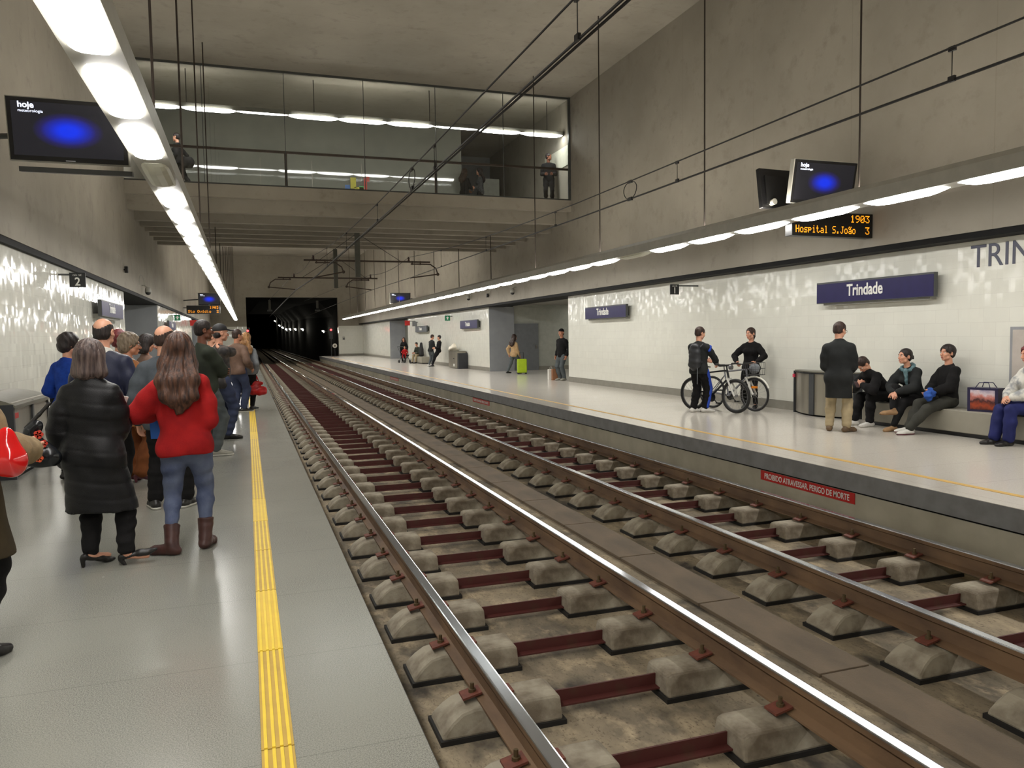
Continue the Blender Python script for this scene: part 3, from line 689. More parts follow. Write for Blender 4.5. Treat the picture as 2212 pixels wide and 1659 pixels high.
def support(label, y, ztop, zbot, arms, regs, ins, stays):
    t = thing('catenary_support', label, 'catenary support', (3.5, y, 0))
    MB().box(-.08, .08, -.07, .07, zbot, ztop).build('mast', MAST, t, bevel=.01)
    for x0, x1, z in arms: MB().tube([(x0, 0, z), (x1, 0, z)], .028).build('cross_arm', ARM, t)
    for (a, b, c, e) in regs:                # bracket from the arm out and down to a knuckle, then the steady arm back
        q = MB().tube([(a, 0, arms[0][2]-.07), (b-.25*(b-a)/abs(b-a), 0, arms[0][2]-.07), (b-.06*(b-a)/abs(b-a), 0, arms[0][2]-.2), (b, 0, c)], .022)
        for u in (a+.05*(b-a), a+.35*(b-a)): q.box(u-.02, u+.02, -.03, .03, arms[0][2]-.1, arms[0][2]+.03)
        k = q.build('registration_arm', ARM, t)
        MB().lathe([(.05, -.03), (.05, .03)], (b, 0, c), 'y', 10).tube([(b, 0, c), (e[0], 0, e[1])], .02).build('steady_arm', ARM, k)
    for x, z0, z1 in ins:
        MB().lathe([(.02, z0), (.045, z0+.03), (.02, z0+.06), (.045, z0+.09), (.02, z0+.12), (.04, z1)], (x, 0, 0), n=10).build('insulator', mat('insulator_brown', (60, 36, 32), .3), t)
    for x, z in stays: MB().tube([(0, 0, ztop-.45 if ztop < 6 else z+.85), (x, 0, z)], .008, 6).build('stay_wire', CABLE, t)
support('nearer hanging catenary mast with cross arm under the footbridge', 25.5, 5.36, 3.5, [(-1.7, 2.4, 4.02)], [(-1.35, -.46, 3.66, (-1.38, 3.47)), (1.75, 2.66, 3.62, (1.72, 3.49))], [(-1.4, 4.03, 4.18), (1.68, 4.03, 4.18)], [(1.4, 4.04), (-1.2, 4.04)])
support('farther hanging catenary mast with cross arm before the tunnel', 32.0, CZ-.002, 3.56, [(-2.25, 1.68, 3.96)], [(-1.75, -2.6, 3.58, (-1.6, 3.49)), (1.35, .42, 3.62, (1.43, 3.49))], [(-1.63, 3.97, 4.12), (1.4, 3.97, 4.12)], [(1.2, 3.98), (-1.3, 3.98)])
for x in (.75, 6.2):
    t = thing('catenary_support', 'short drop post inside the tunnel mouth %s' % ('left of centre' if x < 3 else 'on the right'), 'catenary support', (x+1.3 if x < 3 else x, 72.5, 0))
    MB().box(-.1, .1, -.08, .08, 4.2 if x < 3 else 4.3, 5.06 if x < 3 else 5.0).build('mast', MAST, t); MB().box(-.22, .22, -.06, .06, 4.05, 4.2).build('insulator', SIGNB, t)
# ================================================================ BINS AND BENCHES
def bin_(label, x_wall, y0, y1, s, h, depth=.42):
    """stainless litter unit along the wall: curved hood on a panelled box"""
    t = thing('litter_bin', label, 'litter bin', (x_wall, (y0+y1)/2, 0)); L = (y1-y0)/2
    X = lambda v: -s*v
    MB().box(*sorted((X(.02), X(depth))), -L+.03, L-.03, .04, h-.08).build('body', STEEL, t, bevel=.01)
    n = 10; prof = [(X(.01), h-.02), (X(.01), h-.08)]
    prof = [(X(.0), h-.10), (X(.0), h)]+[(X((depth+.03)*k/n), h-.11*(k/n)**2.2) for k in range(1, n+1)]+[(X(depth+.03), h-.15), (X(depth), h-.10)]
    MB().prism(prof, 'y', -L, L).build('lid', mat('bin_lid', (126, 124, 112), .35, metal=.6), t)
    for a, c in ((-L-.002, -L+.05), (L-.05, L+.002)): MB().box(*sorted((X(0), X(depth+.012))), a, c, 0, h-.1).build('side_panel', mat('bin_dark', (58, 60, 64), .4, metal=.4), t)
    MB().box(*sorted((X(depth), X(depth+.02))), -.03, .03, .04, h-.1).build('door_post', mat('bin_post', (84, 86, 88), .4, metal=.5), t)
    MB().box(*sorted((X(depth), X(depth+.006))), -L+.07, -L+.22, h-.26, h-.20).build('label_plate', REDS, t)
    MB().box(*sorted((X(0.05), X(depth-.02))), -L+.05, L-.05, 0, .04).build('plinth', DARKTRIM_SHADE, t)
bin_('stainless steel litter unit with domed lid by the left wall behind the crowd', XL+.02, 9.75, 11.35, -1, .93)
# curved front unit on the right
def round_bin(label, x, y0, y1, h):
    t = thing('litter_bin', label, 'litter bin', (x, (y0+y1)/2, 0)); L = (y1-y0)/2; n = 12
    arc = [(-.14-.26*math.sin(math.pi*k/n), -L+2*L*k/n) for k in range(n+1)]
    prof = [(-.02, -L)]+arc+[(-.02, L)]
    MB().prism(prof, 'z', .03, h-.02).build('body', STEEL, t)
    MB().prism([(a*1.02-.005, b*1.015) for a, b in prof], 'z', h-.02, h).build('lid', MATS['bin_lid'] if 'bin_lid' in MATS else STEEL, t)
    MB().prism([(a*1.03-.008, b*1.02) for a, b in prof], 'z', h-.045, h-.02).build('lid_rim', BLACKPL, t)
    MB().box(-.415, -.385, -.06, .06, .03, h-.045).build('door_post', MATS['bin_post'], t)
    for sy in (-1, 1): MB().box(-.17, -.0, *sorted((sy*(L-.012), sy*(L+.02))), 0, h-.02).build('side_panel', MATS['bin_dark'], t)
    MB().box(-.20, -.165, L-.03, L+.01, h-.14, h-.08).build('label_plate', mat('pink_label', (226, 70, 96), .4), t)
    MB().prism([(a*.9, b*.95) for a, b in prof], 'z', 0, .03).build('plinth', DARKTRIM_SHADE, t)
round_bin('bow-fronted stainless steel litter unit by the standing man on the right', XR-.02, 10.45, 11.95, .80)
t = thing('litter_bin', 'far stainless steel litter bin with a white sack on top', 'litter bin', (9.62, 36.2, 0))
MB().box(-.22, .22, -.8, .8, .03, .82).build('body', STEEL, t, bevel=.01); MB().box(-.2, .25, -1.0, -.8, 0, .74).build('side_panel', MATS['bin_dark'], t); MB().box(-.24, .24, -.82, .82, .82, .84).build('lid', MATS['bin_lid'], t)
MB().box(-.226, -.22, -.3, -.1, .45, .5).build('slot', BLACKPL, t); MB().box(-.226, -.22, -.35, -.12, .10, .22).build('label_plate', WHITE, t)
BENCH = mat('bench_concrete', (150, 146, 133), .6, (136, 132, 120), 1.5, bstr=.05)
def bench(label, x0, x1, y0, y1, h, foot):
    t = thing('bench', label, 'bench', ((x0+x1)/2, (y0+y1)/2, 0)); a, c = (x1-x0)/2, (y1-y0)/2
    MB().box(-a, a, -c, c, foot, h).build('seat_block', BENCH, t, bevel=.012)
    MB().box(-a+.06, a, -c+.05, c-.05, 0, foot).build('recessed_plinth', BLACKPL, t)
bench('long concrete bench against the right tile wall', 9.42, XR-.02, 2.5, 9.95, .37, .06)
bench('short far concrete bench near the pushchair', 9.42, XR-.02, 43.3, 45.0, .40, .05)
# ================================================================ PEOPLE: implicit surfaces turned into one smooth mesh per part
V3 = lambda *a: np.array(a, float)
def unit(v): return v/max(np.linalg.norm(v), 1e-9)
def rotm(ax, deg):
    a = math.radians(deg); c, s = math.cos(a), math.sin(a)
    return np.array({'x': [[1, 0, 0], [0, c, -s], [0, s, c]], 'y': [[c, 0, s], [0, 1, 0], [-s, 0, c]], 'z': [[c, -s, 0], [s, c, 0], [0, 0, 1]]}[ax])
class Sdf:
    def __init__(s): s.p = []
    def cone(s, a, b, ra, rb, k=.02, sq=None, op='+'):
        s.p.append(('c', np.array(a, float), np.array(b, float), ra, rb, k, sq, op)); return s
    def chain(s, pts, rs, k=.02, sq=None):
        for i in range(len(pts)-1): s.cone(pts[i], pts[i+1], rs[i], rs[i+1], k, sq)
        return s
    def ell(s, c, r, R=None, k=.02, op='+'):
        s.p.append(('e', np.array(c, float), np.array(r, float), R, k, op)); return s
    def plane(s, p, n): s.p.append(('p', np.array(p, float), unit(np.array(n, float)))); return s    # removes the side n points to
    def mesh(s, h, nz=None):
        lo = np.full(3, 1e9); hi = -lo
        for q in s.p:
            if q[0] == 'c' and q[7] == '+':
                for c, r in ((q[1], q[3]), (q[2], q[4])): lo = np.minimum(lo, c-r); hi = np.maximum(hi, c+r)
            if q[0] == 'e' and q[5] == '+':
                r = q[2].max(); lo = np.minimum(lo, q[1]-r); hi = np.maximum(hi, q[1]+r)
        lo -= 2.5*h; hi += 2.5*h
        n = np.ceil((hi-lo)/h).astype(int)+1
        ax = [lo[i]+h*np.arange(n[i]) for i in range(3)]
        D = np.full(n, .3, np.float32)
        for q in s.p:
            if q[0] == 'p':
                d = (ax[0][:, None, None]-q[1][0])*q[2][0]+(ax[1][None, :, None]-q[1][1])*q[2][1]+(ax[2][None, None, :]-q[1][2])*q[2][2]
                D = np.maximum(D, d.astype(np.float32)); continue
            k = q[5] if q[0] == 'c' else q[4]; pad = k+.02+h
            if q[0] == 'c': m = max(q[3], q[4]); a = np.minimum(q[1], q[2])-m-pad; b = np.maximum(q[1], q[2])+m+pad
            else: m = q[2].max(); a = q[1]-m-pad; b = q[1]+m+pad
            i0 = np.clip(np.floor((a-lo)/h).astype(int), 0, n); i1 = np.clip(np.ceil((b-lo)/h).astype(int)+1, 0, n)
            if (i1 <= i0).any(): continue
            sl = tuple(slice(i0[i], i1[i]) for i in range(3))
            P = np.stack(np.meshgrid(*[ax[i][sl[i]] for i in range(3)], indexing='ij'), -1)
            if q[0] == 'c':
                A, B, ra, rb, k, sq, op = q[1:]
                f = 1
                if sq is not None:
                    nn, f = sq; nn = unit(nn); mid = A
                    P = P+((P-mid)@nn)[..., None]*nn*(1/f-1); B = B+((B-mid)@nn)*nn*(1/f-1)
                ab = B-A; t = np.clip(((P-A)@ab)/max(ab@ab, 1e-9), 0, 1)
                d = np.linalg.norm(P-A-t[..., None]*ab, axis=-1)-(ra+(rb-ra)*t)
                if sq is not None: d = d*(.5+.5*f)
            else:
                c, r, R, k, op = q[1:]
                L = P-c
                if R is not None: L = L@R
                k0 = np.linalg.norm(L/r, axis=-1); k1 = np.linalg.norm(L/(r*r), axis=-1)
                d = k0*(k0-1)/np.maximum(k1, 1e-6)
            O = D[sl]
            if op == '+':
                hh = np.clip(.5+.5*(O-d)/k, 0, 1); D[sl] = O*(1-hh)+d*hh-k*hh*(1-hh)
            else:
                d = -d; hh = np.clip(.5-.5*(O-d)/k, 0, 1); D[sl] = O*(1-hh)+d*hh+k*hh*(1-hh)
        if nz is not None:
            near = np.abs(D) < .06
            P = np.stack(np.meshgrid(*ax, indexing='ij'), -1)[near]
            D[near] += nz(P).astype(np.float32)
        return nets(D, lo, h)
def nets(D, lo, h):
    S = D < 0; c = lambda A, i, j, k: A[i:A.shape[0]-1+i, j:A.shape[1]-1+j, k:A.shape[2]-1+k]
    cnt = sum(c(S, i, j, k).astype(np.int8) for i in (0, 1) for j in (0, 1) for k in (0, 1))
    act = (cnt > 0) & (cnt < 8); idx = np.argwhere(act); I = np.full(act.shape, -1, np.int64); I[act] = np.arange(len(idx))
    acc = np.zeros((len(idx), 3)); num = np.zeros(len(idx))
    C = [(i, j, k) for i in (0, 1) for j in (0, 1) for k in (0, 1)]
    for a in C:
        for d in range(3):
            if a[d] == 1: continue
            b = list(a); b[d] = 1
            va = D[idx[:, 0]+a[0], idx[:, 1]+a[1], idx[:, 2]+a[2]]; vb = D[idx[:, 0]+b[0], idx[:, 1]+b[1], idx[:, 2]+b[2]]
            m = (va < 0) != (vb < 0); t = np.where(m, va/np.where(m, va-vb, 1), 0)
            p = np.array(a, float)+np.eye(3)[d]*t[:, None]
            acc[m] += p[m]; num[m] += 1
    V = lo+(idx+acc/num[:, None])*h
    F = []
    for d in range(3):
        e = np.eye(3, dtype=int)[d]; u = (d+1) % 3; w = (d+2) % 3
        A = S[tuple(slice(0, S.shape[i]-e[i]) for i in range(3))]; B = S[tuple(slice(e[i], None) for i in range(3))]
        pos = np.argwhere(A != B)
        ok = (pos[:, u] > 0) & (pos[:, w] > 0) & (pos[:, u] < S.shape[u]-1) & (pos[:, w] < S.shape[w]-1); pos = pos[ok]
        def g(du, dw):
            q = pos.copy(); q[:, u] -= du; q[:, w] -= dw; return I[q[:, 0], q[:, 1], q[:, 2]]
        quad = np.stack([g(1, 1), g(0, 1), g(0, 0), g(1, 0)], 1)
        fl = ~S[pos[:, 0], pos[:, 1], pos[:, 2]]
        quad[fl] = quad[fl][:, ::-1]; F.append(quad)
    return V, np.concatenate(F)
def sdf_obj(name, parts, m, parent):
    """parts: list of (verts, faces) joined into one mesh object"""
    vs = []; fs = []; n = 0
    for v, f in parts: vs.append(v); fs.append(f+n); n += len(v)
    v = np.concatenate(vs); f = np.concatenate(fs)
    me = bpy.data.meshes.new(name); me.vertices.add(len(v)); me.vertices.foreach_set('co', v.ravel())
    me.loops.add(f.size); me.loops.foreach_set('vertex_index', f.ravel().astype(np.int32))
    me.polygons.add(len(f)); me.polygons.foreach_set('loop_start', np.arange(0, f.size, 4, dtype=np.int32))
    me.polygons.foreach_set('use_smooth', np.ones(len(f), bool))
    me.update(calc_edges=True); me.materials.append(m)
    return link(name, me, parent)
def folds(seed, amp, sx=9, sz=14):
    r = np.random.RandomState(seed); w = r.normal(size=(5, 3))*[sx, sx, sz]; ph = r.uniform(0, 6.28, 5)
    return lambda P: amp*np.sin(P@w.T+ph).mean(1)*2
def strands(c, seed, amp=.004, n=46):
    r = np.random.RandomState(seed); ph = r.uniform(0, 6.28, 4)
    def f(P):
        a = np.arctan2(P[:, 0]-c[0], P[:, 1]-c[1]); z = P[:, 2]
        return amp*(np.sin(a*n+ph[0]+3*np.sin(z*14+ph[1]))*.5+np.sin(a*n*.43+ph[2]+z*20)*.6)
    return f
def cloth(name, rgb, rgb2=None, rough=.8, nscale=14, bstr=.25, bscale=240, **k): return mat('cloth_'+name, rgb, rough, rgb2, nscale, bstr=bstr, bscale=bscale, spec=.25, **k)
def hairm(name, rgb, rgb2): return mat('hair_'+name, rgb, .45, rgb2, 55, stretch=(1, 1, .12), bstr=.5, bscale=160, p=(.35, .65), spec=.4)
SKIN = mat('skin_light', (214, 160, 132), .5, (200, 142, 116), 8); SKIN2 = mat('skin_tan', (192, 134, 104), .5, (178, 120, 92), 8); SKIN3 = mat('skin_dark', (122, 74, 52), .45, (104, 62, 44), 8)
EYEW = mat('eye_white', (226, 222, 214), .2); IRIS = mat('iris_dark', (40, 28, 22), .2); LIP = mat('lip', (170, 98, 88), .4); BROW = mat('brow_dark', (48, 36, 30), .7)
H_BRN = hairm('brown', (62, 42, 32), (36, 24, 20)); H_DK = hairm('dark', (46, 36, 34), (24, 19, 19)); H_GREY = hairm('grey_brown', (104, 88, 82), (54, 42, 42)); H_ASH = hairm('ash', (148, 132, 112), (96, 82, 68)); H_BLD = hairm('blond', (176, 132, 84), (126, 88, 54)); H_RED = hairm('auburn', (124, 48, 50), (84, 30, 34)); H_AUB = hairm('long_brown', (96, 64, 48), (38, 24, 21))

def ik(a, b, l1, l2, hint):
    d = b-a; L = np.linalg.norm(d); L2 = min(L, (l1+l2)*.995); u = unit(d); b = a+u*L2
    x = (l1*l1-l2*l2+L2*L2)/(2*L2); y = math.sqrt(max(l1*l1-x*x, 1e-6))
    p = hint-u*(hint@u); p = unit(p) if np.linalg.norm(p) > 1e-5 else unit(np.cross(u, V3(1, 0, 0)))
    return a+u*x+p*y, b
def hand_prims(S, w, d, nrm, side, hs, curl):
    """palm, four bent fingers of unequal length, thumb from the side of the palm. nrm points out of the palm, side = thumb side"""
    d = unit(d); nrm = unit(nrm-d*(nrm@d)); t = np.cross(d, nrm)*1.0
    if t@side < 0: t = -t
    k = w+d*.088*hs
    S.cone(w-d*.035*hs, w+d*.02*hs, .026*hs, .029*hs, .012, (nrm, .72))
    S.cone(w+d*.03*hs+t*.016*hs, k+t*.026*hs, .020*hs, .014*hs, .014, (nrm, .75)); S.cone(w+d*.03*hs-t*.014*hs, k-t*.026*hs, .020*hs, .013*hs, .014, (nrm, .75)); S.cone(w+d*.02*hs, k, .022*hs, .015*hs, .014, (nrm, .75))
    for i, (o, l) in enumerate(((.030, .072), (.010, .080), (-.011, .074), (-.030, .058))):
        p = k+t*o*hs; a = curl*(.55+.12*i)
        for j, f in enumerate((.45, .32, .23)):
            ang = math.radians(a*(j+.6)); q = p+(d*math.cos(ang)+nrm*math.sin(ang)+t*o*.9)*l*f*hs
            S.cone(p, q, (.0092-.0012*j)*hs, (.0084-.0012*j)*hs, .004); p = q
    b = w+d*.028*hs+t*.024*hs; m = b+(t*.75+d*.62+nrm*.25)*.042*hs; e = m+(d*.8+t*.1+nrm*(.3+.5*curl/60))*.032*hs
    S.cone(b, m, .013*hs, .0105*hs, .008); S.cone(m, e, .0102*hs, .0082*hs, .005)

def person(label, xy, yaw, H=1.7, skin=SKIN, sex='m', lean=0, side_lean=0, head=(0, 0, 0), hands=None, feet=None, pelvis=None,
           knees=None, elbows=None, curl=35, palms=None, top=None, top_m=None, collar=None, bottom_m=None, leg=(1, 1, 1), shoe_m=None, shoe='shoe', sole_m=None, footpitch=(0, 0),
           hair='short', hair_m=H_BRN, bulk=1.0, detail=1, face=True, glasses=False, sit=False, base_z=0, seed=1, extra=None, shoulders=1.0, hem=None):
    """yaw: heading of the face in degrees, 0 = down the hall, 90 = towards the right wall. Local frame: x right, y forward, z up."""
    root = thing('person', label, 'person', (xy[0], xy[1], base_z), -math.radians(yaw))
    h = H; sw = (.104 if sex == 'm' else .088)*h*shoulders; hip = .052*h
    pz = .525*h
    P = V3(*(pelvis or (0, 0, pz)))
    u = V3(math.sin(math.radians(side_lean)), math.sin(math.radians(lean)), math.cos(math.radians(lean))); u = unit(u)
    rgt = unit(V3(1, 0, 0)-u*u[0]); fw = np.cross(u, rgt)
    N = P+u*.300*h                                   # base of the neck
    sh = {-1: N-u*.040*h-rgt*sw, 1: N-u*.040*h+rgt*sw}
    hs = h/1.70*1.09; gs = h/1.70*1.06
    R = rotm('z', -head[0])@rotm('x', -head[1]-lean*.45)@rotm('y', head[2])
    HC = N+(u*.55+V3(0, 0, .45))*.128*h+fw*.012*h+R@V3(0, .012, 0)
    if extra and 'head_at' in extra: HC = HC+V3(*extra['head_at'])
    hp = lambda x, y, z: HC+R@(V3(x, y, z)*hs)
    ua, fa = .172*h, .150*h
    arms = {}
    for s, i in ((-1, 0), (1, 1)):
        tgt = hands[i] if hands and hands[i] is not None else (s*(sw+.045*h), .02*h, P[2]-.03*h)
        tgt = V3(*tgt); hint = V3(*(elbows[i] if elbows and elbows[i] is not None else (s*.5, -1, -.25)))
        e, w = ik(sh[s], tgt, ua, fa, hint); arms[s] = (sh[s], e, w)
    th, sk = .245*h, .245*h
    legs = {}
    for s, i in ((-1, 0), (1, 1)):
        f = feet[i] if feet and feet[i] is not None else (s*.06*h, 0, .0, s*8)
        an = V3(f[0], f[1], f[2]+.052*h*(1.25 if shoe == 'heel' else 1)); hj = P+rgt*s*hip-u*.01*h
        hint = V3(*(knees[i] if knees and knees[i] is not None else (s*.1, 1, 0)))
        kn, an2 = ik(hj, an, th, sk, hint); legs[s] = (hj, kn, an, f)
    vd = detail
    # ---- skin: one body mesh, with a finer pass on head and hands
    B = Sdf(); bk = .9*bulk
    B.chain([P-u*.02*h, P+u*.12*h, P+u*.25*h], [.075*h*bk, .068*h*bk, .078*h*bk], .04, (fw, .68))
    B.cone(sh[-1], sh[1], .034*h, .034*h, .03); B.cone(P+u*.25*h, N+u*.03*h, .05*h, .030*h, .03)
    for s in (-1, 1):
        B.chain(arms[s], [.030*h, .024*h, .017*h], .02); B.chain(legs[s][:3], [.046*h, .032*h, .022*h], .03)
        d = V3(math.sin(math.radians(legs[s][3][3])), math.cos(math.radians(legs[s][3][3])), 0); B.cone(legs[s][2]-V3(0, 0, .02*h), legs[s][2]+d*.085*h-V3(0, 0, .034*h), .02*h, .013*h, .02)
    parts = [B.mesh(.016*vd)]
    S = Sdf()
    S.ell(hp(0, -.012, .030), V3(.073, .092, .084)*hs, R, .01); S.ell(hp(0, .020, -.040), V3(.055, .066, .072)*hs, R, .03)
    S.ell(hp(0, .062, -.094), V3(.024, .020, .018)*hs, R, .02); S.cone(hp(-.044, .022, -.072), hp(.044, .022, -.072), .022*hs, .022*hs, .02)
    S.cone(hp(0, -.022, -.05), N-u*.02*h+fw*(-.004), .049*hs if sex == 'm' else .042*hs, .055*hs if sex == 'm' else .047*hs, .02)
    if face:
        for s in (-1, 1): S.ell(hp(s*.032, .094, .001), V3(.019, .017, .011)*hs, R, .012, '-')
        S.cone(hp(-.034, .078, .020), hp(.034, .078, .020), .011*hs, .011*hs, .012)
        for s in (-1, 1): S.ell(hp(s*.034, .060, -.026), V3(.024, .024, .022)*hs, R, .02)
        S.cone(hp(0, .086, .006), hp(0, .106, -.034), .007*hs, .012*hs, .008); S.ell(hp(0, .096, -.039), V3(.017, .013, .009)*hs, R, .006)
        S.cone(hp(-.019, .082, -.064), hp(.019, .082, -.064), .007*hs, .007*hs, .006); S.cone(hp(-.015, .081, -.075), hp(.015, .081, -.075), .007*hs, .007*hs, .006)
    for s in (-1, 1): S.ell(hp(s*.075, -.008, -.008), V3(.010, .021, .031)*hs, R@rotm('x', -12), .006); S.ell(hp(s*.080, -.004, -.006), V3(.006, .012, .018)*hs, R, .004, '-')
    parts.append(S.mesh(.0052*min(vd, 1.6)))
    for s, i in ((-1, 0), (1, 1)):
        Q = Sdf(); sd, e, w = arms[s]; dd = unit(w-e)
        pn = V3(*(palms[i] if palms and palms[i] is not None else (-s, 0, 0)))
        td = V3(0, 1, .3)
        if extra and 'handdir' in extra and extra['handdir'][i] is not None: dd = unit(V3(*extra['handdir'][i]))
        hand_prims(Q, w, dd, pn, td if abs(dd@V3(0, 1, 0)) < .8 else V3(0, 0, 1), gs, curl if not isinstance(curl, (tuple, list)) else curl[i])
        parts.append(Q.mesh(.0042*min(vd, 1.8)))
    body = sdf_obj('body', parts, skin, root)
    if face and vd <= 1.5:
        for s in (-1, 1):
            m = MB(); c = hp(s*.032, .0765, .001); q = R
            for rad, off, mi in ((.0115, 0, 0), (.0062, .0068, 1)):
                n = 10; pr = [(rad*math.sin(math.pi*k/6)*hs+1e-5, -rad*math.cos(math.pi*k/6)*hs) for k in range(7)]
                t0 = MB().lathe(pr, (0, 0, 0), 'y', n); m.add([tuple(c+q@(np.array(v)+V3(0, off*hs, 0))) for v in t0.v], t0.f, mi)
            m.build('eye', [EYEW, IRIS], body, smooth=True)
            E = Sdf().chain([hp(s*.014, .090, .020), hp(s*.032, .089, .026), hp(s*.050, .078, .021)], [.0035*hs, .004*hs, .0025*hs], .003)
            sdf_obj('eyebrow', [E.mesh(.0028)], hair_m if hair_m not in (H_GREY, H_ASH, H_BLD) else BROW, body)
        E = Sdf().chain([hp(-.021, .087, -.0685), hp(0, .0915, -.067), hp(.021, .087, -.0685)], [.0028*hs, .005*hs, .0028*hs], .003).cone(hp(-.014, .0885, -.0745), hp(.014, .0885, -.0745), .0038*hs, .0038*hs, .002)
        sdf_obj('lips', [E.mesh(.0026)], LIP if skin is not SKIN3 else mat('lip_dark', (104, 58, 48), .4), body)
    if glasses:
        m = MB()
        for s in (-1, 1): m.tube([hp(s*.033+.022*math.cos(a), .099, .0+.017*math.sin(a)) for a in [2*math.pi*k/12 for k in range(12)]], .0022*hs, 5, closed=True).tube([hp(s*.055, .097, .004), hp(s*.078, .06, .008), hp(s*.080, -.01, .006)], .002*hs, 5)
        m.tube([hp(-.011, .101, .004), hp(.011, .101, .004)], .002*hs, 5); m.build('glasses', BLACKPL, root)
    # ---- hair
    A = Sdf(); cap = lambda g=.0: A.ell(hp(0, -.016, .034), V3(.080+g, .097+g, .088+g)*hs, R, .01)
    facecut = lambda: (A.ell(hp(0, .100, -.020), V3(.062, .075, .088)*hs, R, .012, '-'))
    hz = None
    if hair in ('short', 'curly', 'bald', 'thin'):
        cap(.012 if hair == 'curly' else -.0045 if hair == 'bald' else .002); A.ell(hp(0, -.045, -.02), V3(.068 if hair == 'bald' else .070, .060, .062)*hs, R, .02)
        facecut()
        A.cone(hp(-.085, .055, -.05), hp(.085, .055, -.05), .055*hs, .055*hs, .01, None, '-')
        for s in (-1, 1): A.ell(hp(s*.078, -.004, -.012), V3(.016, .024, .032)*hs, R, .006, '-')
        A.ell(hp(0, -.085, -.125), V3(.12, .06, .05)*hs, R, .03, '-')
        A.plane(hp(0, -.04, -.075), -(R@V3(0, -.35, 1)))
        if hair == 'bald': A.ell(hp(0, -.030, .104), V3(.060, .112, .078)*hs, R@rotm('x', 12), .03, '-')
        if hair == 'thin': A.ell(hp(0, -.035, .105), V3(.045, .055, .035)*hs, R, .008, '-')
        hz = strands(HC, seed, .0022 if hair != 'curly' else .006, 60 if hair != 'curly' else 22)
    elif hair == 'bob':
        cap(.016); A.chain([hp(-.055, -.03, .0), hp(-.074, -.025, -.105)], [.050*hs, .053*hs], .03); A.chain([hp(.055, -.03, 0), hp(.074, -.025, -.105)], [.050*hs, .053*hs], .03); A.chain([hp(0, -.060, 0), hp(0, -.070, -.110)], [.064*hs, .060*hs], .04)
        facecut(); hz = strands(HC, seed, .0035)
    elif hair == 'wavy':
        cap(.014); A.ell(hp(0, -.05, -.035), V3(.084, .068, .07)*hs, R, .03); facecut(); hz = folds(seed, .0042, 75, 60)
    elif hair == 'long':
        cap(.014); L = (extra or {}).get('hairlen', .2); tt = (top or {}).get('t', .012); bk_ = (.080*h*bulk+tt)*.70
        for x, l in ((-.058, .80), (-.020, 1.0), (.022, .95), (.060, .86)):
            A.chain([hp(x, -.045, 0), hp(x*1.35, -.080, -.10), N+rgt*x*1.75*hs-fw*(bk_+.012)-u*.01*h, N+rgt*x*1.55*hs-fw*(bk_+.030)-u*(L*l*.62), N+rgt*x*.8*hs-fw*(bk_+.022)-u*L*l], [.052*hs, .050*hs, .046*hs, .040*hs, .014*hs], .03)
        for s in (-1, 1): A.chain([hp(s*.066, .0, .02), hp(s*.078, .0, -.08), hp(s*.085, -.01, -.15)], [.026*hs, .026*hs, .016*hs], .02)
        facecut(); hz = strands(HC, seed, .0055, 26)
    elif hair == 'bun':
        cap(.004); A.ell(hp(0, -.05, -.02), V3(.066, .06, .06)*hs, R, .02); facecut()
        for s in (-1, 1): A.ell(hp(s*.078, -.002, -.014), V3(.016, .022, .032)*hs, R, .006, '-')
        A.ell(hp(0, -.122, .0), V3(.032, .030, .032)*hs, R, .012); A.ell(hp(0, -.145, -.02), V3(.018, .02, .02)*hs, R, .01); A.plane(hp(0, -.04, -.085), -(R@V3(0, -.3, 1))); hz = strands(HC, seed, .002)
    elif hair == 'tail':
        cap(.004); A.ell(hp(0, -.05, -.02), V3(.066, .06, .06)*hs, R, .02); facecut()
        for s in (-1, 1): A.ell(hp(s*.078, -.002, -.014), V3(.016, .022, .032)*hs, R, .006, '-')
        A.chain([hp(0, -.10, .0), hp(0.01, -.125, -.06), hp(.02, -.10, -.16)], [.022*hs, .026*hs, .010*hs], .01); hz = strands(HC, seed, .003)
    if hair not in ('none', 'cap', 'beanie'): sdf_obj('hair', [A.mesh(.0062*min(vd, 1.6), hz)], hair_m, root)
    if hair in ('cap', 'beanie'):
        A.ell(hp(0, -.045, -.03), V3(.072, .056, .06)*hs, R, .02); A.plane(hp(0, -.04, -.08), -(R@V3(0, -.3, 1))); A.ell(hp(0, .07, -.02), V3(.08, .08, .1)*hs, R, .01, '-')
        sdf_obj('hair', [A.mesh(.0065*min(vd, 1.6))], hair_m, root)
        A = Sdf(); A.ell(hp(0, -.012, .042), V3(.084, .102, .088)*hs, R, .01); A.plane(hp(0, 0, .030), -(R@V3(0, -.12, 1)))
        A.cone(hp(-.03, .085, .045), hp(.03, .085, .045), .03*hs, .03*hs, .01, (R@V3(0, 0, 1), .3)) if hair == 'cap' else None
        if hair == 'cap': A.cone(hp(-.022, .14, .036), hp(.022, .14, .036), .038*hs, .038*hs, .02, (R@V3(0, 0, 1), .22))
        sdf_obj('cap', [A.mesh(.006*min(vd, 1.6))], (extra or {}).get('cap_m', BLACKPL), root)
    # ---- upper garment
    tp = dict(t=.012, hem=-.06, flare=1.0, cuff=.93, puff=1.0, fold=.004, neck=1); tp.update(top or {})
    T = Sdf(); t = tp['t']; b = bulk; f_ = .70
    wv = .074 if sex == 'f' else .082
    T.chain([P+u*.00*h, P+u*.10*h, P+u*.19*h, P+u*.255*h], [.088*h*b+t, wv*h*b+t, (.088 if sex == 'm' else .080)*h*b+t, .070*h*b+t], .05, (fw, f_))
    T.cone(sh[-1]+rgt*.012*h-u*.012*h, sh[1]-rgt*.012*h-u*.012*h, .034*h+t*.8, .034*h+t*.8, .04)
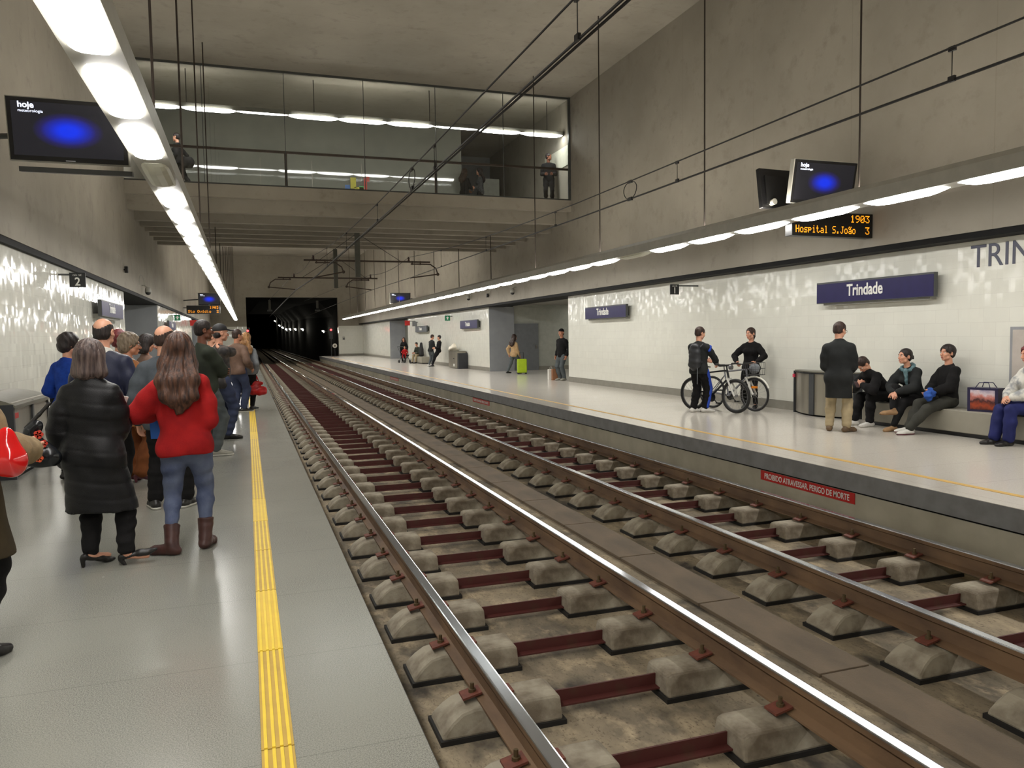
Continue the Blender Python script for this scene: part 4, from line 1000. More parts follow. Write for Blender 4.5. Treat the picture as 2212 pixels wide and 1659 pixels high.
    for s in (-1, 1): T.cone(N-u*.012*h+rgt*s*.02*h, sh[s]-rgt*s*.01*h, .034*h+t*.3, .032*h+t*.7, .04)
    if sex == 'f':
        for s in (-1, 1): T.ell(P+u*.195*h+rgt*s*.045*h+fw*(.052*h+t*.5), V3(.042, .036, .042)*h, None, .04)
    elif b > 1.02: T.ell(P+u*.09*h+fw*(.03*h), V3(.075, .06, .085)*h*b, None, .05)
    hl = tp['hem']
    bot = None
    if hl < -.02:
        if sit: hl = max(hl, -.08)
        if hl < -.2:
            c0 = (legs[-1][1]+legs[1][1])/2
            bot = V3(P[0]*.4+c0[0]*.6, P[1]*.5+c0[1]*.3, P[2]+hl*h)
            T.cone(P, bot, .094*h*b+t, .094*h*b*tp['flare']+t, .05, (fw, .74)); hv = V3(0, 0, 1); cut = (bot, -hv)
        else:
            bot = P+u*hl*h; T.cone(P, bot-u*.04, .092*h*b+t, .090*h*b*tp['flare']+t, .05, (fw, .74)); cut = (bot, -u)
    else: cut = (P+u*hl*h, -u)
    if hl < -.02 and not sit:
        for s in (-1, 1): T.ell(P+rgt*s*hip-fw*.022*h-u*.02*h, V3(.056, .050, .062)*h*b+t*.9, None, .04)
    T.plane(*cut)
    for s in (-1, 1):
        a0, e, w = arms[s]; we = e+(w-e)*tp['cuff']; pf = tp['puff']
        T.chain([a0, a0+(e-a0)*.5, e], [.033*h+t*.8, (.032*h+t)*pf, (.028*h+t)*pf], .025); T.chain([e, e+(we-e)*.5, we], [(.028*h+t)*pf, (.027*h+t)*pf, (.020*h+t*.8)*pf], .02)
    if tp['neck']:
        nd = unit(HC-N); T.cone(N-u*.02*h, N+nd*(.022 if tp['neck'] == 1 else .035)*h-fw*.004*h, .052*h+t*.5, .036*h+t*.6, .02, (fw, .9)); T.plane(N+nd*(.024 if tp['neck'] == 1 else .042)*h, nd*.999+fw*(.18 if tp['neck'] == 1 else .1)) if not (hands and max((q[2] if q is not None else 0) for q in hands) > (N[2]+.02*h)) and lean < 30 else None
    T.ell(hp(0, .03, -.065), V3(.05, .05, .055)*hs, R, .01, '-')
    nz = folds(seed+3, tp['fold'])
    if tp.get('quilt'):
        fq = folds(seed+9, .003); qq = tp['quilt']
        f3 = folds(seed+12, .0022, 40, 46)
        nz = lambda Q: fq(Q)+f3(Q)+.0046*np.exp(-(((Q[:, 2]+.025*np.sin(Q[:, 0]*7)) % qq)-qq/2)**2/(2*.007**2))
    if tp.get('rib'): rb = tp['rib']; f2 = folds(seed+3, tp['fold']); nz = lambda Q: f2(Q)+.0022*np.sin(Q@V3(*rb))
    garment = tp.get('name', 'jacket')
    g = sdf_obj(garment, [T.mesh(.0105*vd*tp.get('res', 1), nz)], top_m, root)
    if collar:
        K = Sdf(); nd = unit(HC-N); K.cone(N+u*.0*h, N+nd*.034*h-fw*.006*h, .046*h+t, .036*h+t*.8, .01, (fw, .95)); K.cone(N, N+nd*.08*h, .036*h, .036*h, .004, (fw, .95), '-'); K.plane(N+nd*.034*h, nd+fw*.25); K.plane(N-u*.004*h, -u)
        sdf_obj('collar', [K.mesh(.006*min(vd, 1.5))], collar, root)
    if extra and 'scarf' in extra:
        K = Sdf(); c = N+u*.012*h
        for k in range(10):
            a0, a1 = 2*math.pi*k/10, 2*math.pi*(k+1)/10; rr = .058*h; pt = lambda a: c+rgt*math.cos(a)*rr+fw*(math.sin(a)*rr*.9+.006)+u*(.008*math.sin(2*a)-.018*math.sin(a))
            K.cone(pt(a0), pt(a1), .026*hs, .026*hs, .012)
        K.chain([c+fw*.055*h+rgt*-.015*h, c+fw*.085*h-u*.10*h-rgt*.02*h, c+fw*.08*h-u*.19*h-rgt*.02*h], [.026*hs, .026*hs, .022*hs], .015)
        sdf_obj('scarf', [K.mesh(.008, folds(seed, .004, 40, 40))], extra['scarf'], root)
    # ---- trousers
    if bottom_m is not None:
        L = Sdf(); a, bb, c = leg
        L.chain([P+u*.04*h, P-u*.015*h], [.082*h*b, .086*h*b], .04, (fw, .74))
        for s in (-1, 1):
            hj, kn, an, f = legs[s]
            lo_ = an+(kn-an)*(.40 if shoe == 'boot' else .06)
            L.chain([hj, hj+(kn-hj)*.45, kn], [.062*h*a*b, .054*h*a, .042*h*bb], .03); L.chain([kn, kn+(lo_-kn)*.42, lo_], [.042*h*bb, .039*h*(bb+c)/2, .030*h*c], .025)
            L.ell(hj-fw*.020*h-u*.012*h, V3(.052, .042, .058)*h*b, None, .04)
        sdf_obj(tp.get('bottom', 'trousers'), [L.mesh(.0105*vd, folds(seed+5, .0050, 14, 44))], bottom_m, root)
    # ---- shoes
    for s, i in ((-1, 0), (1, 1)):
        hj, kn, an, f = legs[s]; fy = math.radians(f[3]); fp = math.radians(footpitch[i])
        d = V3(math.sin(fy)*math.cos(fp), math.cos(fy)*math.cos(fp), math.sin(fp)); up = unit(V3(0, 0, 1)-d*d[2]); sd = np.cross(d, up)
        g0 = an-up*(an[2]-f[2]) if shoe != 'heel' else an-up*(.052*h*1.25)
        K = Sdf(); k = h*(.98 if sex == 'm' else .92)
        if shoe == 'heel':
            K.chain([g0-d*.028*k+up*.055*k, g0+d*.045*k+up*.030*k, g0+d*.085*k+up*.014*k, g0+d*.118*k+up*.010*k], [.021*k, .021*k, .021*k, .009*k], .012, (up, .8))
            K.ell(g0+d*.012*k+up*.068*k, V3(.017, .042, .022)*k, None, .006, '-')
            K.cone(g0-d*.040*k+up*.045*k, g0-d*.036*k+up*.004*k, .013*k, .008*k, .008); K.plane(g0-up*.0005, -up)
        else:
            K.chain([g0-d*.030*k+up*.024*k, g0+d*.035*k+up*.026*k, g0+d*.085*k+up*.018*k, g0+d*.112*k+up*.014*k], [.026*k, .027*k, .028*k, .020*k], .02, (up, .9)); K.cone(g0-d*.012*k+up*.03*k, g0-d*.004*k+up*.062*k, .027*k, .026*k, .02)
            if shoe == 'boot': K.cone(g0-d*.006*k+up*.04*k, g0+(kn-an)*.44+up*.03*k, .031*k, .040*k, .02); K.plane(g0+(kn-an)*.40+up*.05*k, unit(kn-an))
            if shoe == 'ankle': K.plane(an+(kn-an)*.12, unit(kn-an))
            elif shoe == 'shoe': K.plane(g0+up*.058*k, up*.95+d*.25)
            K.plane(g0+up*.001, -up)
        o = sdf_obj('boot' if shoe in ('boot', 'ankle') else 'shoe', [K.mesh(.0058*min(vd, 2), folds(seed, .0015, 40, 60))], shoe_m or BLACKPL, root)
        if sole_m is not None:
            K = Sdf(); K.chain([g0-d*.030*k+up*.012*k, g0+d*.04*k+up*.012*k, g0+d*.085*k+up*.012*k, g0+d*.114*k+up*.012*k], [.027*k, .027*k, .030*k, .021*k], .02, (up, .95)); K.plane(g0+up*.013*k, up); K.plane(g0+up*.0005, -up)
            sdf_obj('sole', [K.mesh(.006*min(vd, 2))], sole_m, o)
    info = dict(root=root, N=N, P=P, u=u, fw=fw, rgt=rgt, arms=arms, legs=legs, hp=hp, h=h, sh=sh)
    return root, info
def to_world(root, p):
    return np.array(Matrix.LocRotScale(root.location, root.rotation_euler, None) @ Vector(p))
# ================================================================ THE PEOPLE AND WHAT THEY CARRY
C_BLACK = cloth('black_nylon', (26, 26, 28), (14, 14, 16), .42, 5); C_BLK2 = cloth('black_wool', (24, 23, 24), (14, 14, 15), .9); C_RED = cloth('red_knit', (172, 30, 30), (140, 22, 26), .9, 7); C_DENIM = cloth('blue_denim', (74, 84, 116), (112, 122, 146), .85, 4.5)
C_NAVY = cloth('navy_nylon', (36, 40, 62), (24, 27, 46), .4, 6); C_BLUE = cloth('royal_blue', (28, 66, 158), (22, 50, 126), .85); C_TAN = cloth('tan_suede', (158, 104, 62), (132, 84, 48), .85, 5); C_RUST = cloth('rust_corduroy', (128, 76, 42), (104, 58, 32), .85, 8)
C_TAUPE = cloth('taupe_wool', (128, 102, 88), (106, 84, 74), .9); C_OLIVE = cloth('dark_olive', (58, 64, 54), (46, 50, 44), .9, 5); C_GREYJ = cloth('grey_denim', (92, 98, 100), (74, 80, 84), .85, 5); C_CAMO = cloth('mottled_camo', (52, 50, 50), (88, 80, 76), .6, 9, p=(.45, .6)); C_DKJ = cloth('dark_denim', (62, 70, 96), (46, 52, 76), .85, 5)
C_BRNJ = cloth('brown_jacket', (112, 88, 74), (88, 68, 58), .6, 7); C_GREYS = cloth('grey_sweat', (132, 136, 140), (114, 118, 124), .9); C_KHAKI = cloth('khaki_cotton', (176, 160, 128), (152, 138, 110), .9, 5); C_COAT = cloth('charcoal_coat', (40, 42, 42), (30, 32, 33), .85, 5)
C_KNIT = cloth('beige_knit', (146, 126, 96), (118, 100, 76), .95, 9); C_OLBR = cloth('olive_brown_skirt', (72, 62, 44), (58, 50, 36), .9, 5); C_WHITE = cloth('white_print', (212, 210, 202), (150, 152, 154), .85, 6, p=(.5, .62)); C_SLATE = cloth('slate_upper', (78, 84, 90), (64, 70, 76), .8); C_BEIGE = cloth('beige_jacket', (196, 164, 122), (172, 142, 104), .85)
C_DGREY = cloth('dark_grey_trousers', (62, 62, 56), (48, 48, 44), .85, 5); C_NAVT = cloth('navy_tracksuit', (34, 40, 96), (26, 32, 78), .7, 5); C_SCARF = cloth('teal_scarf', (112, 140, 146), (58, 84, 92), .9, 22)
S_BLK = mat('shoe_black', (26, 24, 23), .4); S_BRN = mat('shoe_brown', (104, 82, 56), .6, (84, 66, 46), 9); S_WHT = mat('shoe_white', (216, 214, 208), .5); S_GRY = mat('shoe_grey', (168, 166, 154), .6, (140, 138, 128), 12); S_BOOT = mat('boot_leather', (72, 40, 34), .5, (52, 28, 26), 9); SOLE = mat('sole_white', (206, 204, 196), .6); S_BUR = mat('shoe_burgundy', (86, 36, 48), .4)
SHINY_RED = mat('patent_red', (214, 18, 22), .14, (196, 12, 18), 5, coat=1.0); REDCL = mat('red_bag_cloth', (200, 30, 30), .4, (150, 20, 26), 9)

def bag_obj(name, label, cat, parts, mats, loc=(0, 0, 0), names=None):
    t = thing(name, label, cat, loc)
    for k, (s, h, nz) in enumerate(parts):
        sdf_obj(names[k], [s.mesh(h, nz)] if isinstance(s, Sdf) else s, mats[k], t)
    return t

# --- nearest, left platform
pA, iA = person('woman from behind in a long black quilted coat with grey-brown bob', (-1.00, 5.78), 12, 1.47, SKIN, 'f', head=(6, 4, 0), hands=[(-.20, .05, .70), (.10, .26, .99)], feet=[(-.035, -.04, 0, 40), (.20, -.05, .0, 74)], elbows=[(-.6, -.6, 0), (.12, -.5, -1)],
    curl=(40, 55), palms=[(1, 0, 0), (-.9, .2, .3)], top=dict(t=.026, hem=-.275, flare=1.28, quilt=.105, fold=.008, cuff=.98, puff=1.2, name='coat', neck=2), top_m=C_BLACK, bottom_m=C_BLK2, leg=(.95, .98, 1.22), shoe='heel', shoe_m=S_BLK, footpitch=(0, 24), hair='bob', hair_m=H_GREY, bulk=1.14, face=True, seed=3, extra=dict(hairlen=.2))
w = to_world(pA, iA['arms'][1][2]); t = thing('phone', 'small white phone in the hand of the woman in the black coat', 'phone', (w[0]-.01, w[1]+.055, w[2]+.075)); t.rotation_euler = (.3, .3, .2)
MB().box(-.032, .032, -.004, .004, -.06, .06).build('phone_body', mat('phone_white', (232, 230, 220), .3), t, bevel=.003); MB().box(-.028, .028, .004, .006, -.045, .045).build('phone_screen', BLACKPL, t)
B = Sdf(); B.cone((-.07, 0, -.10), (.09, 0, -.10), .075, .075, .06, (V3(0, 1, 0), .8)).cone((.0, 0, .06), (.03, 0, .09), .05, .04, .10, (V3(0, 1, 0), .6)); B.plane((0, 0, -.165), (0, 0, -1))
St = Sdf(); St.chain([(-.03, 0, .09), (.04, .02, .17), (.10, .03, .24)], [.014, .012, .012], .01)
t = bag_obj('handbag', 'glossy black handbag with red flowers hanging beside the black coat', 'handbag', [(B, .007, folds(4, .008, 30, 30)), (St, .006, None)], [mat('glossy_black_bag', (24, 26, 30), .22, (60, 66, 74), 9, p=(.62, .8)), S_BLK], (-1.325, 5.66, .87), ['bag_body', 'strap'])
for k, (x, z, r, c) in enumerate(((.05, .05, .028, (208, 60, 40)), (.075, -.01, .024, (196, 52, 36)), (.05, -.10, .026, (214, 84, 40)), (-.085, -.10, .018, (90, 140, 178)), (-.06, -.135, .014, (226, 120, 60)))):
    m = MB()
    for q in range(5): a = q*1.2566; m.lathe([(r*.5, -.003), (r*.5, .003)], (x+r*.55*math.cos(a), -.062-(.02 if abs(z+.1) < .06 else 0), z+r*.55*math.sin(a)), 'y', 8)
    m.build('flower', mat('flower_%d' % k, c, .6), t)
pB, iB = person('woman from behind with long brown hair, red sweater, blue jeans and brown boots', (-.435, 5.90), 4, 1.51, SKIN, 'f', side_lean=-2.5, head=(-4, -4, 3), hands=[(-.185, .20, .98), (.12, .20, .92)], feet=[(-.115, -.07, 0, -68), (.10, .06, 0, 12)], elbows=[(-.95, -.25, -.75), (.25, -.6, -.9)],
    curl=(60, 50), palms=[(.6, 0, -.7), (-1, 0, 0)], top=dict(t=.020, hem=-.06, flare=1.06, fold=.008, puff=1.12, cuff=.96, name='sweater'), top_m=C_RED, bottom_m=C_DENIM, leg=(.98, .96, .98), shoe='boot', shoe_m=S_BOOT, hair='long', hair_m=H_AUB, bulk=1.08, seed=5, extra=dict(hairlen=.24))
w = to_world(pB, iB['arms'][-1][2])
t = thing('paper_bag', 'little bright blue gift bag hanging from the hand of the woman in red', 'bag', (w[0]-.035, w[1]+.06, w[2]-.19))
MB().prism([(-.045, 0), (.045, 0), (.05, .14), (-.05, .14)], 'y', -.022, .022).build('bag_body', mat('bright_blue_paper', (16, 108, 206), .4), t)
MB().tube([(-.025, -.02, .14), (-.02, -.02, .18), (0, -.005, .205), (.02, -.02, .18), (.025, -.02, .14)], .003, 5).build('handle', WHITE, t)
pC, iC = person('woman cut off by the left photo edge, beige ribbed sweater and brown skirt', (-1.34, 4.24), 38, 1.60, SKIN, 'f', head=(10, 0, 0), hands=[(-.16, .25, .95), (.13, .30, .97)], feet=[(-.08, .03, 0, -8), (.085, -.02, 0, 12)], elbows=[(-1, -.5, -.3), (.4, -.7, -.6)],
    top=dict(t=.03, hem=-.03, flare=1.0, rib=(160, 0, 40), fold=.005, puff=1.25, name='sweater'), top_m=C_KNIT, bottom_m=C_BLK2, leg=(1, 1.05, 1.5), shoe_m=S_BLK, hair='bob', hair_m=H_BRN, bulk=1.18, seed=8)
K = Sdf(); P_ = iC['P']; K.cone(P_+V3(0, 0, .06), P_+V3(0, .0, -.33), .22, .285, .02, (V3(0, 1, 0), .78)); K.plane(P_+V3(0, 0, -.34), (0, 0, -1)); K.plane(P_+V3(0, 0, .02), (0, 0, 1))
sdf_obj('skirt', [K.mesh(.011, folds(6, .005))], C_OLBR, pC)
B = Sdf(); B.cone((-.18, 0, -.06), (.11, 0, -.085), .07, .075, .03, (V3(0, 1, 0), .8)).cone((-.16, 0, .0), (.07, 0, -.02), .06, .07, .03, (V3(0, 1, 0), .6)).cone((-.13, 0, .08), (-.01, 0, .06), .035, .035, .06, (V3(0, 1, 0), .6))
St = Sdf(); St.chain([(-.05, 0, .09), (-.04, .02, .2), (-.02, .06, .26), (.0, .10, .2)], [.015, .012, .012, .012], .01)
bag_obj('handbag', 'shiny red patent handbag hanging on the arm at the left photo edge', 'handbag', [(B, .006, lambda P: folds(14, .006, 34, 26)(P)+.006*np.sin(9*np.arctan2(P[:, 0]+.07, P[:, 2]-.14))*np.clip((P[:, 2]+.16)*5, 0, 1)), (St, .006, None)], [SHINY_RED, SHINY_RED], (-1.14, 4.02, 1.06), ['bag_body', 'strap'])
# --- the waiting crowd
person('balding man from behind in a navy jacket with a white shirt collar', (-1.23, 7.80), 12, 1.672, SKIN, 'm', head=(6, 2, 0), hands=[(-.27, .05, .80), (.28, .06, .80)], top=dict(t=.018, hem=-.09, puff=1.15, fold=.006), top_m=C_NAVY, collar=mat('collar_white', (224, 222, 214), .7), bottom_m=C_BLK2, shoe_m=S_GRY, hair='bald', hair_m=H_DK, bulk=1.14, detail=1.15, seed=11)
pE, iE = person('woman in a royal blue sweater with wavy dark hair by the tiled wall', (-1.86, 9.55), 30, 1.56, SKIN, 'f', head=(28, 6, 0), hands=[(-.20, .16, .86), (.18, .18, .86)], top=dict(t=.014, hem=-.03, name='sweater'), top_m=C_BLUE, bottom_m=C_BLK2, shoe_m=S_BLK, hair='wavy', hair_m=H_DK, detail=1.3, seed=13)
K = Sdf(); K.chain([(-.20, .10, .92), (-.08, .17, .90), (.12, .16, .88)], [.085, .09, .085], .05); K.chain([(-.22, .10, .86), (-.24, .10, .70)], [.09, .08], .05)
o = sdf_obj('coat', [K.mesh(.012, folds(3, .010, 30, 30))], C_BLK2, None); o.location = pE.location; o.rotation_euler = pE.rotation_euler; tag(o, 'black coat carried over the arms of the woman in blue', 'coat')
person('grey-haired woman with glasses, tan suede coat and rust trousers', (-1.20, 9.05), 52, 1.55, SKIN2, 'f', head=(24, 4, 0), hands=[(-.10, .26, .92), (.12, .26, .94)], feet=[(-.07, -.02, 0, 0), (.07, .05, 0, 16)], top=dict(t=.02, hem=-.13, flare=1.08, name='coat', fold=.005), top_m=C_TAN, bottom_m=C_RUST, leg=(1.08, 1.2, 1.7), shoe='heel', shoe_m=S_BUR, hair='wavy', hair_m=H_ASH, bulk=1.14, glasses=True, detail=1.1, seed=17, collar=mat('blouse_white', (216, 210, 206), .8))
person('dark-haired woman in a taupe coat holding a hand to her mouth', (-1.36, 12.0), 62, 1.555, SKIN, 'f', head=(10, 14, 0), hands=[(-.12, .24, .9), (.035, .17, 1.30)], elbows=[None, (.5, .3, -1)], top=dict(t=.016, hem=-.12, name='coat'), top_m=C_TAUPE, bottom_m=C_BLK2, hair='bob', hair_m=H_DK, detail=1.3, seed=19, curl=55, palms=[None, (0, -1, 0)], extra=dict(handdir=(None, (-.2, .1, 1))))
person('balding man in a black jacket with slate shoulders behind the woman in red', (-.70, 7.52), 8, 1.60, SKIN, 'm', head=(18, 4, 0), hands=[(-.26, .06, .78), (.24, .10, .80)], feet=[(-.13, 0, 0, -24), (.13, .02, 0, 20)], top=dict(t=.02, hem=-.08, puff=1.12), top_m=C_SLATE, bottom_m=C_BLK2, leg=(1.02, 1.1, 1.4), shoe_m=S_BLK, sole_m=SOLE, hair='bald', hair_m=H_BRN, bulk=1.14, detail=1.1, seed=23)
person('man in a dark olive sweater and grey jeans with folded arms, in profile', (-.52, 10.72), 62, 1.72, SKIN3, 'm', head=(14, 2, 0), hands=[(.06, .24, 1.10), (-.07, .26, 1.06)], elbows=[(-1, .2, -.8), (1, .2, -.8)], feet=[(-.08, -.06, 0, -4), (.07, .06, 0, 24)], top=dict(t=.022, hem=-.07, puff=1.15, name='sweater'), top_m=C_OLIVE, bottom_m=C_GREYJ, leg=(1.05, 1.12, 1.4), shoe_m=S_GRY, sole_m=SOLE, hair='short', hair_m=H_DK, bulk=1.06, detail=1.1, seed=29, lean=-3, palms=[(0, -1, 0), (0, -1, 0)], extra=dict(handdir=((1, 0, 0), (-1, 0, 0))))
person('man in a black cap and mottled dark jacket with both hands behind his neck', (-.40, 12.5), 64, 1.70, SKIN, 'm', head=(8, 2, 0), hands=[(-.06, -.05, 1.41), (.06, -.05, 1.41)], elbows=[(-.3, .9, -.7), (.3, .9, -.7)], feet=[(-.09, -.04, 0, 0), (.08, .05, 0, 26)], top=dict(t=.018, hem=-.07, puff=1.06, cuff=.86, fold=.007), top_m=C_CAMO, bottom_m=C_DKJ, leg=(1.06, 1.12, 1.4), shoe_m=S_BLK, hair='cap', hair_m=H_DK, bulk=1.06, detail=1.1, seed=31, curl=40, palms=[(0, 1, -.2), (0, 1, -.2)], extra=dict(handdir=((.85, .1, .3), (-.85, .1, .3)), cap_m=mat('cap_black', (30, 30, 32), .7)))
person('short-haired man in a brown jacket and jeans near the yellow line', (-.20, 17.05), 36, 1.685, SKIN2, 'm', head=(26, 4, 0), hands=[(-.26, .04, .86), (.25, .12, .92)], feet=[(-.09, -.02, 0, 10), (.08, .05, 0, 30)], top=dict(t=.02, hem=-.05, fold=.007, puff=1.12), top_m=C_BRNJ, bottom_m=C_DKJ, leg=(1.06, 1.12, 1.4), shoe_m=S_BLK, sole_m=SOLE, hair='short', hair_m=H_BRN, bulk=1.05, detail=1.5, seed=37)
pL, iL = person('long-haired blond person in grey sleeves at the yellow line carrying a red bag', (-.02, 17.45), 12, 1.61, SKIN, 'f', head=(26, 4, 0), hands=[(-.22, .04, .82), (.17, .06, .80)], feet=[(-.08, 0, 0, 0), (.08, .05, 0, 30)], top=dict(t=.018, hem=-.05, puff=1.1, name='sweater'), top_m=C_GREYS, bottom_m=C_BLK2, shoe_m=S_BLK, sole_m=SOLE, hair='long', hair_m=H_BLD, detail=1.5, seed=41, extra=dict(hairlen=.17))
w = to_world(pL, iL['arms'][1][2])
B = Sdf(); B.cone((-.09, 0, -.10), (.10, 0, -.10), .10, .10, .05, (V3(0, 1, 0), .8)).cone((-.04, 0, .05), (.05, 0, .06), .07, .06, .08, (V3(0, 1, 0), .7)); St = Sdf(); St.chain([(-.04, 0, .1), (0, .0, .23), (.04, 0, .1)], [.012]*3, .01)
bag_obj('shopping_bag', 'bulky red bag hanging from the hand of the blond person at the yellow line', 'bag', [(B, .011, folds(9, .014, 30, 30)), (St, .01, None)], [REDCL, REDCL], (w[0]+.02, w[1]-.02, w[2]-.30), ['bag_body', 'handles'])
person('dark-collared man mostly hidden behind the balding man in navy', (-1.66, 10.3), 20, 1.56, SKIN2, 'm', head=(0, 0, 0), top_m=C_BLK2, bottom_m=C_BLK2, hair='short', hair_m=H_DK, detail=1.8, face=False, seed=43)
person('auburn-haired person half hidden behind the grey-haired woman with glasses', (-1.60, 11.3), 30, 1.61, SKIN, 'f', top_m=C_TAUPE, bottom_m=C_BLK2, hair='wavy', hair_m=H_RED, detail=1.8, face=False, seed=47)
person('dark-capped person glimpsed between the balding man and the woman in red', (-.83, 10.0), 60, 1.55, SKIN2, 'm', top_m=C_BLK2, bottom_m=C_BLK2, hair='beanie', hair_m=H_DK, detail=1.8, face=False, seed=53, extra=dict(cap_m=C_BLK2))
person('fair-haired person far back seen left of the man in olive', (-.98, 14.2), 40, 1.50, SKIN, 'f', head=(20, 0, 0), top_m=C_TAN, bottom_m=C_BLK2, hair='short', hair_m=H_ASH, detail=1.8, face=False, seed=59)
person('grey-blue jacketed person glimpsed between the olive sweater and the black cap', (-.60, 14.4), 70, 1.64, SKIN, 'm', head=(10, 0, 0), top_m=cloth('grey_blue', (120, 134, 148), (100, 114, 128)), bottom_m=C_BLK2, hair='short', hair_m=H_ASH, detail=1.8, face=False, seed=61)

# --- right platform: cyclists
def bicycle(label, rear, front, frame_m, tyre=.025, basket=False, mudguard=False):
    r = .325; rx = Vector((*rear, 0)); fx = Vector((*front, 0)); d = (fx-rx); wb = d.length; yaw = math.atan2(d.y, d.x)
    t = thing('bicycle', label, 'bicycle', rx, yaw)
    TY = mat('tyre_black', (28, 28, 28), .7); RIM = mat('rim_grey', (120, 120, 122), .35, metal=.7); SPK = mat('spoke_steel', (150, 150, 150), .3, metal=.8); ALU = mat('fork_white', (214, 214, 208), .35)
    def wheel(x):
        w_ = MB().tube([(x+(r-tyre)*math.cos(a), 0, r+(r-tyre)*math.sin(a)) for a in [2*math.pi*k/32 for k in range(32)]], tyre, 8, closed=True).build('tyre', TY, t, smooth=True)
        MB().tube([(x+(r-tyre*2.1)*math.cos(a), 0, r+(r-tyre*2.1)*math.sin(a)) for a in [2*math.pi*k/32 for k in range(32)]], .010, 6, closed=True).build('rim', RIM, w_)
        m = MB(); m.lathe([(.022, -.04), (.022, .04)], (x, 0, r), 'y', 10)
        for k in range(20): a = 2*math.pi*k/20; m.tube([(x, (.03 if k % 2 else -.03), r), (x+(r-tyre*2)*math.cos(a), 0, r+(r-tyre*2)*math.sin(a))], .0018, 4)
        m.build('spokes', SPK, w_)
    wheel(0); wheel(wb)
    bb = (wb*.40, 0, .27); st = (wb*.30, 0, .74); hd = (wb*.80, 0, .80); hb = (wb*.835, 0, .66)
    m = MB().tube([bb, st], .016).tube([st, hd], .016).tube([bb, hb], .020).tube([hb, hd], .021)
    for s in (-1, 1): m.tube([bb, (0, .05*s, r)], .010).tube([(wb*.31, 0, .68), (0, .05*s, r)], .009)
    m.build('frame', frame_m, t)
    m = MB()
    for s in (-1, 1): m.tube([(wb*.84, .05*s, .64), (wb, .05*s, r)], .018)
    m.box(wb*.825, wb*.855, -.07, .07, .63, .66).build('fork', ALU, t)
    m = MB().tube([hd, (wb*.785, 0, .90)], .014).tube([(wb*.76, -.29, .92), (wb*.785, -.1, .90), (wb*.785, .1, .90), (wb*.76, .29, .92)], .012); m.build('handlebar', BLACKPL, t)
    m = MB()
    for s in (-1, 1): m.tube([(wb*.76, .19*s, .92), (wb*.76, .30*s, .92)], .017)
    m.build('grips', BLACKPL, t)
    Q = Sdf(); Q.chain([(wb*.20, 0, .86), (wb*.28, 0, .865), (wb*.40, 0, .855)], [.055, .04, .02], .03, (V3(0, 0, 1), .5)); sdf_obj('saddle', [Q.mesh(.008)], BLACKPL, t); MB().tube([st, (wb*.285, 0, .85)], .012).build('seat_post', RIM, t)
    m = MB().lathe([(.09, -.004), (.09, .004)], (bb[0], .05, bb[2]), 'y', 20)
    for s in (-1, 1): m.tube([(bb[0], .06*s, bb[2]), (bb[0]+.12*s, .07*s, bb[2]-.11*s)], .010).box(bb[0]+.12*s-.04, bb[0]+.12*s+.04, *sorted((.07*s, .16*s)), bb[2]-.11*s-.012, bb[2]-.11*s+.012)
    m.build('crankset', BLACKPL, t)
    if basket:
        m = MB(); x0, x1, z0, z1 = wb*.86, wb*.86+.26, .70, .93
        for k in range(7): a = x0+(x1-x0)*k/6; m.tube([(a, -.16, z1), (a, -.14, z0), (a, .14, z0), (a, .16, z1)], .004, 4)
        for z in (z0, (z0+z1)/2, z1): m.tube([(x0, -.16, z), (x1, -.16, z), (x1, .16, z), (x0, .16, z)], .004, 4, closed=True)
        m.build('basket', mat('basket_wire', (66, 66, 66), .5), t)
        Q = Sdf(); Q.ell(((x0+x1)/2, 0, .82), (.10, .11, .09)); sdf_obj('basket_liner', [Q.mesh(.012, folds(2, .01, 30, 30))], C_GREYS, t)
    else: MB().lathe([(.045, 0), (.045, .05)], (wb*.86, 0, .86), 'x', 12).build('headlamp', RIM, t)
    if mudguard: MB().tube([(wb+(r+.015)*math.cos(a), 0, r+(r+.015)*math.sin(a)) for a in [.4+2.0*k/10 for k in range(11)]], .018, 6).build('mudguard', mat('guard_white', (226, 224, 214), .4), t); MB().box(wb-.05, wb+.05, -.03, .03, r+.12, r+.16).build('reflector', mat('orange_reflector', (236, 140, 30), .3), t)
    return t
bicycle('dark mountain bike with white fork in front of the two cyclists', (8.30, 13.17), (8.60, 12.20), mat('frame_black', (40, 42, 44), .3, metal=.3), .030)
bicycle('second bicycle behind the mountain bike, with wire front basket', (8.83, 13.32), (9.13, 12.36), mat('frame_grey', (120, 122, 128), .3), .020, True, True)
pN, iN = person('man in dark tracksuit with blue leg stripe and backpack standing at the mountain bike', (8.14, 12.72), 62, 1.585, SKIN, 'm', head=(24, 12, 0), hands=[(-.02, .30, .98), (.17, .36, .92)], elbows=[(-1, -.2, -.6), (1, -.2, -.8)], feet=[(-.09, -.05, 0, 20), (.09, .06, 0, 40)], top=dict(t=.016, hem=-.06), top_m=C_COAT, bottom_m=C_BLK2, leg=(1, 1.08, 1.3), shoe_m=S_WHT, hair='short', hair_m=H_BRN, detail=1.2, seed=67, curl=55)
